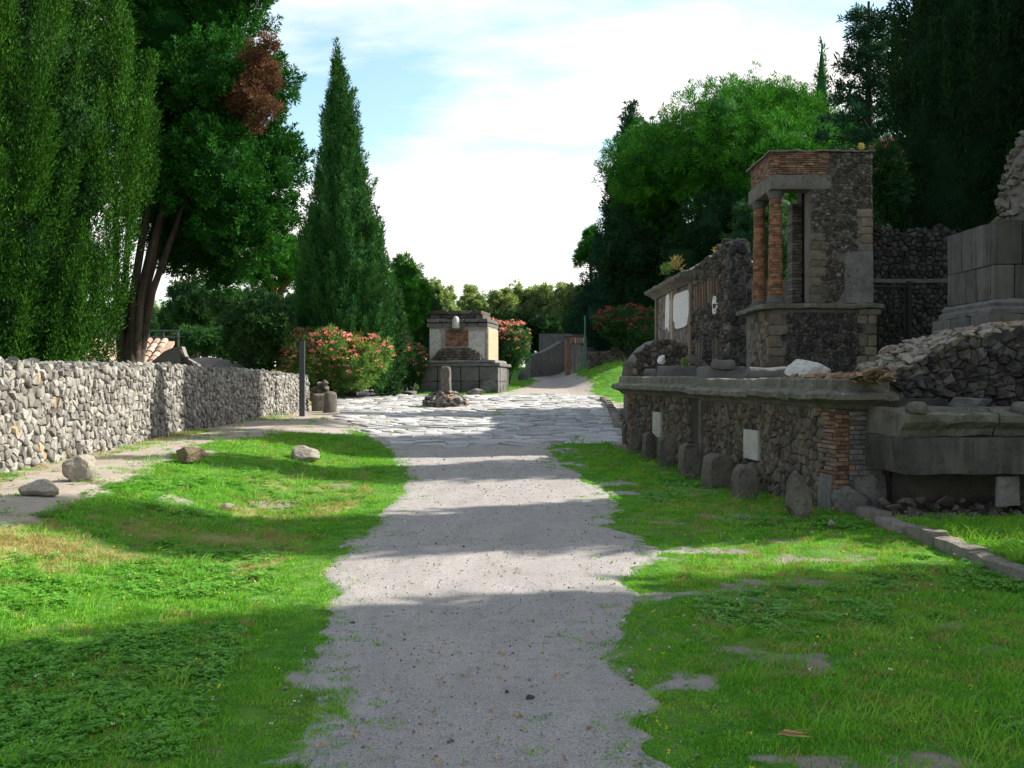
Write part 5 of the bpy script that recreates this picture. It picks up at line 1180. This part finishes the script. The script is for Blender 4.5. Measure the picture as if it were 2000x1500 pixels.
bush_tree('dark_shrub', 'big dark blue-green shrub left of the flowering oleander', 505, 41, 575, 735, 76, 700, seed=12, cat='shrub', lf=(.2, .07))
bush_tree('dark_tree', 'dark tree mass directly below the open pine', 480, 50, 545, 680, 70, 460, seed=13)
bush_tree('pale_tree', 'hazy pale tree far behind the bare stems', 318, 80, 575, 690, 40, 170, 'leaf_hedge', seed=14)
bush_tree('bank_hedge', 'grass-green low hedge on the sandy bank', 400, 44.5, 640, 690, 56, 260, 'leaf_oledark', seed=15, cat='hedge', lf=(.2, .06))
bush_tree('background_tree', 'dark tree behind the altar tomb to the left', 800, 66, 555, 690, 70, 420, seed=16)
bush_tree('left_background_tree', 'dark tree hidden behind the stems of the spreading cypress', 255, 56, 560, 700, 60, 260, seed=17)
bush_tree('far_left_tree', 'dark leafy tree behind the huge cypress at the left', 90, 46, 380, 700, 130, 420, 'leaf_black', seed=18)
for i, (px, top, hw, Yp) in enumerate(((585, 535, 66, 72), (450, 580, 60, 70), (350, 590, 45, 66))):
    bush_tree('far_shrub', ('dark foliage behind the conical cypress', 'dark foliage filling the gap under the open pine', 'dark foliage behind the holm oak')[i], px, Yp, top, 730, hw, 300, 'leaf_holm', seed=90 + i, m=30, lf=(.26, .1))
# -- clipped row of holm oaks beyond the street
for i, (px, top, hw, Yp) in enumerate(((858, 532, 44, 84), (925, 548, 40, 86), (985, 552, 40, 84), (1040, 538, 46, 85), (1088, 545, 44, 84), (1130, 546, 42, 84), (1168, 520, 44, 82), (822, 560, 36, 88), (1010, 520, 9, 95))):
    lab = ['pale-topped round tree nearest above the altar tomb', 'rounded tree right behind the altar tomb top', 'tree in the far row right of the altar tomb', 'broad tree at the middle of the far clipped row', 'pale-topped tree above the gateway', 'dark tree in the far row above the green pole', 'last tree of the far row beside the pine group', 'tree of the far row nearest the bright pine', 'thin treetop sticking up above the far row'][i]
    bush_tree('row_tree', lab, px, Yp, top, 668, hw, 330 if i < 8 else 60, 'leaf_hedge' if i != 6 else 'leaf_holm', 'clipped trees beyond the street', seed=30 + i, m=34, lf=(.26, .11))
for i, (px, top, hw, Yp) in enumerate(((900, 600, 60, 77), (985, 596, 62, 76), (1075, 598, 62, 77), (1150, 600, 55, 74), (836, 585, 46, 70))):
    lab = ('dark undergrowth tree just behind the altar tomb', 'dark bushy tree behind the right-hand oleander', 'dark bushy tree above the pale far wall', 'dark bushy tree behind the green pole', 'dark bushy tree filling the gap left of the altar tomb')[i]
    bush_tree('understorey_tree', lab, px, Yp, top, 712, hw, 420, 'leaf_holm', 'dark trees below the far row', seed=50 + i, m=34, lf=(.25, .10))
# -- right: stone pine, conical cypresses, cedar, black cypresses
pine('stone_pine', 'huge bright green umbrella pine behind the ruins on the right', 1468, 66, 150, 455, 312, 5000, tpx=1440, trow=600, m=58, lf=(.29, .055), dense=.52, seed=21, nl=19)
pine('left_stone_pine', 'lower lobe-shaped dark pine left of the huge umbrella pine', 1268, 70, 228, 500, 98, 1500, 'leaf_pine2', m=54, lf=(.29, .055), dense=.52, seed=22, nl=9)
pine('small_pine', 'small round pine at the left foot of the pine group', 1152, 78, 440, 515, 32, 220, m=36, lf=(.4, .07), dense=.7, seed=23, nl=6)
conifer('dark_cypress', 'dark layered conifer at the left flank of the umbrella pine', g0(at(1232, 0, 72)[0], 72), 18.8, 4.5, conep, 1300, 44, 'leaf_cedar', (1.0, .4), (.26, .08), up=.55, lump=.36, trunk_r=.3, heart=.8)
conifer('slender_cypress', 'slender cypress tip just left of the pine crown', g0(at(1222, 0, 84)[0], 84), 21.7, 1.1, colp, 260, 20, 'leaf_cypC', (.9, .22), (.4, .1), up=1.4, lump=.2)
conifer('far_cypress', 'lone narrow cypress spire above the pine crown against the sky', g0(at(1605, 0, 84)[0], 84), 27.2, 1.35, lambda t: colp(t), 420, 20, 'leaf_cypC', (.9, .22), (.4, .1), up=1.4, lump=.2)
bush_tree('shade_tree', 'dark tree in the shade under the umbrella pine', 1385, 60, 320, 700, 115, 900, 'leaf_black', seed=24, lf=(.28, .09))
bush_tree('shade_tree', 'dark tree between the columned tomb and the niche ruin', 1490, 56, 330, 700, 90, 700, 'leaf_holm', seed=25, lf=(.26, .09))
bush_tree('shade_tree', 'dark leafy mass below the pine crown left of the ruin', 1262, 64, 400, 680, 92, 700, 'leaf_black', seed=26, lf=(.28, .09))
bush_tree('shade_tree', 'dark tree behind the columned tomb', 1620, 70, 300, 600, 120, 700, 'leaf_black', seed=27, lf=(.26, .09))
# cedar with flat open branches
cb = np.array(g0(13.75, 37.5)); ced = thing('cedar_tree', cb, 'blue-green cedar with open layered branches left of the black cypresses', 'tree')
V, Fc = tube([cb + [0, 0, -.3], cb + [0, 0, 8], cb + [0, 0, 15.6]], [.35, .22, .05], 9); mk('trunk', V, Fc, M['darkbark'], ced)
CC = []; DD = []
for i in range(62):
    z = 5.0 + 10.3 * (i / 62) ** .95; L = (3.2 * (1 - (z - 4) / 12.4) + .35) * rng.uniform(.6, 1.15); a = i * 2.4 + rng.uniform(-.4, .4); tip = cb + [L * math.cos(a), L * math.sin(a), z + .25 * L]
    V, Fc = tube([cb + [0, 0, z], tip], [.05, .015], 5); mk('branch', V, Fc, M['darkbark'], ced)
    nq = int(10 + 9 * L)
    for k in range(nq):
        t = rng.uniform(.15, 1.02); w = .42 * (1.1 - t) + .12; CC.append(cb + [L * t * math.cos(a) - w * rng.normal() * math.sin(a), L * t * math.sin(a) + w * rng.normal() * math.cos(a), z + .25 * L * t + rng.normal() * .09]); DD.append((math.cos(a) * .7, math.sin(a) * .7, .35))
Vq, T = sprays(np.array(CC), np.array(DD), 26, .3, .2, .2, .055, spread=.9); quad_mesh('crown', Vq, T, M['leaf_cedar'], ced)
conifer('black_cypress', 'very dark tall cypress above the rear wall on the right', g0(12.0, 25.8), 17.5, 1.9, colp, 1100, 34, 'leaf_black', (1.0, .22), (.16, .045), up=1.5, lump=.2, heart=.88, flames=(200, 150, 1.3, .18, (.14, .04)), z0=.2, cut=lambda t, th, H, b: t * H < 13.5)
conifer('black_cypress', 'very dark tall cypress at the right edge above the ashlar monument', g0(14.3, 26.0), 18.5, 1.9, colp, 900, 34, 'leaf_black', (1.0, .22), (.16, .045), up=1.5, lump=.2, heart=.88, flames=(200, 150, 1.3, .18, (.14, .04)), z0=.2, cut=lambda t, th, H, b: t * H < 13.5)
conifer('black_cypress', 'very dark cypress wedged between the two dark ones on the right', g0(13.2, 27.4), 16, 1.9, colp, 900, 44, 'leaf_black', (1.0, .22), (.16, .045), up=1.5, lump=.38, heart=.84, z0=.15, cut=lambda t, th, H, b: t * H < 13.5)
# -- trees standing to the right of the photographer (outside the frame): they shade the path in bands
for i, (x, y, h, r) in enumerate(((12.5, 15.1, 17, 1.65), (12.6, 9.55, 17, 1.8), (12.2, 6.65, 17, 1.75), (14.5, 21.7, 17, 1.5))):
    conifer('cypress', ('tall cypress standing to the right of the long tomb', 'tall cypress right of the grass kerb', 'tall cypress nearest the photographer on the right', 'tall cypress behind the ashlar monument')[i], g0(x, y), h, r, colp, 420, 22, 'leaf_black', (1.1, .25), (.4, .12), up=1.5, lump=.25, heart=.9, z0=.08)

pb_ = np.array(g0(13.4, 31.8)); lobe_tree('added_shade_pine', 'added pine behind the black cypresses, its unseen crown shading the left wall', pb_, [(13.4, 31.8, 17, 1.9, 2.1, 1.6), (14.2, 33.0, 17.6, 1.6, 1.6, 1.4), (13.2, 30.2, 17.8, 1.2, 1.2, 1.2), (12.9, 28.3, 16.6, .7, .75, 1.5)], 420, 24, 'leaf_pine2', (.5, .3), (.35, .07), upb=.9, heart=.86, trunk=[('trunk', [pb_ + [0, 0, -.3], pb_ + [.1, 0, 8], pb_ + [0, 0, 16]], [.3, .24, .12]), ('branch', [pb_ + [0, 0, 12], pb_ + [-.4, -3.4, 15.6]], [.12, .05])], bark='pinebark')  # pine added to cast stripes on the left wall; crown is out of view
bush_tree('added_shade_shrub', 'added unseen shrub that shades the grass right of the kerb', 1000 + 9.3 * F / 12.1, 12.1, HZ - 2.7 * F / 12.1, HZ + 1.5 * F / 12.1, 1.75 * F / 12.1, 340, 'leaf_black', seed=99, m=24, cat='shrub')  # shrub added outside the frame to keep sun off the grass by the kerb
# -- oleanders in flower
def oleander(label, px, Yp, top, bot, hw, n, nfl, mat='leaf_ole', fmat='blossom', seed=1, fl=(.075, .065), lf=(.2, .05), hemi_f=.15):
    r = np.random.default_rng(seed); s = Yp / F; c = at(px, (top + bot) / 2, Yp); w = hw * s; h = (bot - top) / 2 * s; Ls = [(c[0], c[1], c[2] - h * .05, w * .7, w * .65, h * .85)]
    for i in range(8):
        a = 2 * math.pi * i / 8 + r.uniform(-.4, .4); Ls.append((c[0] + w * .52 * math.cos(a), c[1] + w * .42 * math.sin(a), c[2] + h * r.uniform(-.35, .3), w * r.uniform(.38, .5), w * r.uniform(.36, .46), h * r.uniform(.45, .6)))
    b = np.array(g0(c[0], Yp)); tk = [('stem', [b + [.1 * math.cos(a), .1 * math.sin(a), -.2], b + [.5 * w * math.cos(a), .4 * w * math.sin(a), h * 1.2]], [.05, .03]) for a in (0, 1.2, 2.5, 3.7, 5)]
    tr, C = lobe_tree('oleander', label, b, Ls, n, 36, mat, (.42, .16), lf, upb=1.0, heart=.72, trunk=tk, lump=.3, cat='shrub', group='oleanders in flower', lsc=2.2)
    La = np.array(Ls); pick = r.integers(0, len(La), nfl * 3); d = unit(r.normal(size=(nfl * 3, 3)) + [0, -.2, .75]); P = La[pick, :3] + d * La[pick, 3:6] * r.uniform(.95, 1.18, (nfl * 3, 1))
    P = P[P[:, 2] > c[2] - h * .55 + h * .9 * r.random(len(P)) ** 1.2][:nfl]
    Vf, T = sprays(P, np.tile([0, -.2, 1.], (len(P), 1)), 8, .08, .12, fl[0], fl[1], spread=1.2); quad_mesh('blossoms', Vf, T, M[fmat], tr)
    return tr
oleander('large pink-flowered oleander between the left wall and the tall conical cypress', 648, 42, 630, 775, 122, 1300, 900, seed=61)
oleander('small pink-flowered oleander tucked against the left side of the altar tomb', 797, 46.5, 660, 768, 38, 300, 170, 'leaf_oledark', seed=62)
oleander('tall pink-flowered oleander behind the right side of the altar tomb', 985, 51.5, 618, 735, 54, 420, 380, 'leaf_oledark', seed=63)
oleander('shaded crimson-flowered oleander above the low bank wall', 1225, 56, 590, 685, 64, 480, 240, 'leaf_holm', 'blossomdark', seed=64)
oleander('tall narrow oleander with a few pink flowers beside the columned tomb', 1731, 24.95, 268, 440, 34, 380, 60, 'leaf_oledark', 'blossom', seed=65, fl=(.09, .08), lf=(.16, .045))
# weeds on the ruin
def weed(label, p, h, mat='leaf_ole', n=14):
    C = np.array(p) + rng.normal(size=(n, 3)) * [.1, .1, .04] * h * 3; D = rng.normal(size=(n, 3)) * .35 + [0, 0, 1]; V, T = sprays(C + [0, 0, h * .5], D, 10, h, h * .25, h * .45, h * .12)
    quad_mesh('weed', V, T, M[mat], None, label=label, cat='weed')
weed('green weed growing on the left corner of the ruin cornice', at(1302, 535, 35.5), .35); weed('yellowish weed standing on the ruin top', at(1322, 528, 34), .4, 'grassdry'); weed('dry tan weed on the ragged wall top beside the white slab', at(1403, 510, 29.5), .35, 'grassdry')
weed('small green weed between the blocks on the long tomb', at(1335, 718, top_y(1335)), .16); weed('tiny weed on the slab roof of the columned tomb', at(1682, 292, 22.5), .12, 'grassdry')

# ------------------------------------------------------------------ grass, clover, litter
proto = bpy.data.collections.new('tufts')
def tuft(name, n, h, w, spread, mat, kind='blade', lean=.55):
    V = []; Fc = []; T = []
    for i in range(n):
        a = rng.uniform(0, 6.28); r = spread * math.sqrt(rng.random()); c = np.array([r * math.cos(a), r * math.sin(a), -.005]); hh = h * rng.uniform(.45, 1.15); k = len(V); th = rng.uniform(0, 6.28); d = np.array([math.cos(th), math.sin(th), 0]) * hh * rng.uniform(.1, lean) * 1.6; s = np.array([-math.sin(th + 1.2), math.cos(th + 1.2), 0]) * w * rng.uniform(.7, 1.2)
        if kind == 'blade':
            V += [c - s * .5, c + s * .5, c + d * .45 + [0, 0, hh * .62] + s * .4, c + d * .45 + [0, 0, hh * .62] - s * .4, c + d + [0, 0, hh * .88]]; Fc += [(k, k + 1, k + 2, k + 3), (k + 3, k + 2, k + 4)]; t = rng.random(); T += [t, t]
        else:
            tip = c + d * .6 + [0, 0, hh]; ph = rng.uniform(0, 6.28); t = rng.random()
            for l in range(3):
                al = ph + l * 2.09; e = np.array([math.cos(al), math.sin(al), rng.uniform(-.15, .35)]); f = np.array([-math.sin(al), math.cos(al), 0]); k = len(V); V += [tip, tip + e * w * .6 + f * w * .5, tip + e * w * 1.15, tip + e * w * .6 - f * w * .5]; Fc += [(k, k + 1, k + 2, k + 3)]; T.append(np.clip(t + rng.normal() * .15, 0, 1))
    me = new_mesh(name, V, Fc, mat, np.array(T)); o = bpy.data.objects.new(name, me); proto.objects.link(o); return o
P_ = [tuft('tuft_a', 34, .040, .006, .075, M['grass']), tuft('tuft_b', 40, .026, .008, .085, M['grass'], lean=.8), tuft('tuft_c', 34, .034, .006, .08, M['grassdark'], lean=.8), tuft('tuft_d', 26, .050, .005, .08, M['grassdry'], lean=.9),
      tuft('tuft_e', 18, .034, .018, .085, M['clover'], 'clover'), tuft('tuft_f', 30, .13, .006, .09, M['grass'], lean=.9)]
for i, o in enumerate(sorted(proto.objects, key=lambda q: q.name)): pass
def scatter(bands):
    out = []
    for y0, y1, dn in bands:
        xl, xr = -.56 * y1 - 1.2, .56 * y1 + 1.2; n = int((xr - xl) * (y1 - y0) * dn); x = rng.uniform(xl, xr, n); y = rng.uniform(y0, y1, n)
        k = (abs(x) < .56 * y + 1.2) & (x > np.interp(y, WALLY, WALLX) + .02); x, y = x[k], y[k]
        k = ~((y > 12.3) & (y < 22) & (x > 4.12 - .176 * (y - 12.6)) & (x < 9)) & ~((x > 4.35) & (x < 4.55) & (y < 13)) & ~((y > 11.5) & (x > 4.7) & (y < 40)); x, y = x[k], y[k]
        g = gdens(x, y); b = n2(x, y, 7, 91, 2); k = rng.random(len(x)) < g * (.45 + .9 * sst(.25, .6, b)); out.append(np.c_[x[k], y[k]])
    return np.concatenate(out)
S = scatter([(2.8, 6, 340), (6, 9, 230), (9, 14, 120), (14, 22, 60), (22, 34, 22), (34, 60, 9)])
x, y = S[:, 0], S[:, 1]; n = len(x); dry = gdry(x, y); cl_ = sst(.5, .62, n2(x, y, .9, 95, 3)); rr = rng.random(n)
path_edge = np.minimum(abs(x - edgeL(y)), abs(x - edgeR(y)))
idx = np.where(rr < .4, 0, np.where(rr < .7, 1, 2)); idx = np.where((rng.random(n) < dry * .75 + .07), 3, idx); idx = np.where((rng.random(n) < cl_ * .62) & (path_edge > .5) & (y < 16), 4, idx)
idx = np.where((path_edge < .45) & (y < 22) & (idx == 3), 1, idx)
idx = np.where((rng.random(n) < .015 + .12 * ((x > 2.0) & (y < 5.0)) + .3 * (x > 4.4)*(y<11)) & (path_edge > .5), 5, idx)
scl = rng.uniform(.7, 1.35, n) * np.interp(y, [3, 8, 14, 22, 40], [.85, 1.0, 1.25, 1.6, 2.2]) * np.where(path_edge < .4, .75, 1.0)
pm_ = bpy.data.meshes.new('grass'); pm_.from_pydata([tuple(v) for v in np.c_[x, y, G(x, y)]], [], [])
a = pm_.attributes.new('scl', 'FLOAT', 'POINT'); a.data.foreach_set('value', scl.astype(np.float32))
a = pm_.attributes.new('idx', 'INT', 'POINT'); a.data.foreach_set('value', idx.astype(np.int32))
rot = np.c_[rng.normal(size=(n, 2)) * .12, rng.uniform(0, 6.28, n)].astype(np.float32); a = pm_.attributes.new('rot', 'FLOAT_VECTOR', 'POINT'); a.data.foreach_set('vector', rot.ravel())
go = bpy.data.objects.new('grass', pm_); COL.objects.link(go); props(go, 'short green grass and clover covering both verges', 'grass', None, 'stuff')
ng = bpy.data.node_groups.new('grass_scatter', 'GeometryNodeTree'); ng.interface.new_socket('Geometry', in_out='INPUT', socket_type='NodeSocketGeometry'); ng.interface.new_socket('Geometry', in_out='OUTPUT', socket_type='NodeSocketGeometry')
gn, gl = ng.nodes, ng.links; gi = gn.new('NodeGroupInput'); gout = gn.new('NodeGroupOutput'); iop = gn.new('GeometryNodeInstanceOnPoints'); ci = gn.new('GeometryNodeCollectionInfo')
ci.inputs['Collection'].default_value = proto; ci.inputs['Separate Children'].default_value = True; ci.inputs['Reset Children'].default_value = True; iop.inputs['Pick Instance'].default_value = True
def na(nm, ty): q = gn.new('GeometryNodeInputNamedAttribute'); q.data_type = ty; q.inputs['Name'].default_value = nm; return q.outputs[0]
gl.new(gi.outputs[0], iop.inputs['Points']); gl.new(ci.outputs[0], iop.inputs['Instance']); gl.new(na('idx', 'INT'), iop.inputs['Instance Index']); gl.new(na('rot', 'FLOAT_VECTOR'), iop.inputs['Rotation']); gl.new(na('scl', 'FLOAT'), iop.inputs['Scale']); gl.new(iop.outputs[0], gout.inputs[0])
md_ = go.modifiers.new('scatter', 'NODES'); md_.node_group = ng
print('grass tufts', n)
# pebbles and grit on the path, scraps on the verge
pb = MB()
for i in range(4200):
    y = 3.2 + 17 * rng.random() ** 1.9; x = rng.uniform(float(edgeL(np.array(y))) - .15, float(edgeR(np.array(y))) + .3); s = rng.uniform(.003, .009) * (1 + y * .06) * (2.2 if rng.random() < .03 else 1); V, Fc = hull_at((x, y, float(G(x, y)) + .010), (s, s * .8, s * .6), .4, PEB); pb.add(V, Fc)
pb.build('pebbles', M['pebble'], kind='stuff', label='small pebbles and grit strewn over the path', cat='pebbles')
def specks(name, n, mat, label, cat, size, yr, side, zoff):
    P = []
    while len(P) < n:
        y = rng.uniform(*yr); x = rng.uniform(-.5 * y, .5 * y)
        gdn = float(gdens(np.array([x]), np.array([y]))[0])
        if (gdn > .5) == (side == 'grass') and (side == 'grass' or edgeL(np.array(y)) < x < edgeR(np.array(y))): P.append((x, y, float(G(x, y)) + zoff))
    C = np.array(P); V, T = sprays(C, np.tile([0, 0, 1.], (len(C), 1)) + rng.normal(size=C.shape) * .6, 5, .004, .012, size, size * .6, 1.5); quad_mesh(name, V, T, M[mat], None, kind='stuff', label=label, cat=cat)
specks('yellow_flowers', 140, 'yellow', 'tiny yellow flowers dotted through the grass', 'flowers', .013, (4, 13), 'grass', .05)
specks('white_flowers', 60, 'white', 'tiny white daisies dotted through the grass', 'flowers', .012, (4, 12), 'grass', .05)
specks('leaf_litter', 170, 'dryleaf', 'scraps of dry brown leaf scattered on the path', 'litter', .022, (3.6, 14), 'path', .012)
p = hit(1518, 1462); C = np.array([p + [0, 0, .05]] * 9); D = np.c_[np.linspace(.6, 1.2, 9), -np.linspace(.2, .7, 9), rng.uniform(.0, .25, 9)]
Vq = leaf_quads(C, unit(D), .15, .02); quad_mesh('dry_frond', Vq, rng.random(9), M['dryleaf'], None, label='dry brown fan-shaped leaf lying in the grass in the right foreground', cat='leaf')
for i, (px, py, s) in enumerate(((1036, 1367, .022), (990, 1358, .014), (688, 1224, .018), (905, 1070, .016))):
    p = hit(px, py); V, Fc = hero_rock((p[0], p[1], p[2] + s * .6), (s * 1.3, s, s * .8), 300 + i, sub=2); mk('path_stone', V, Fc, M['lava'], label=('dark round pebble near the middle of the path in front', 'smaller dark pebble left of the round one on the path', 'dark stone lying at the left edge of the path', 'little dark stone in the shaded middle of the path')[i], cat='stone')
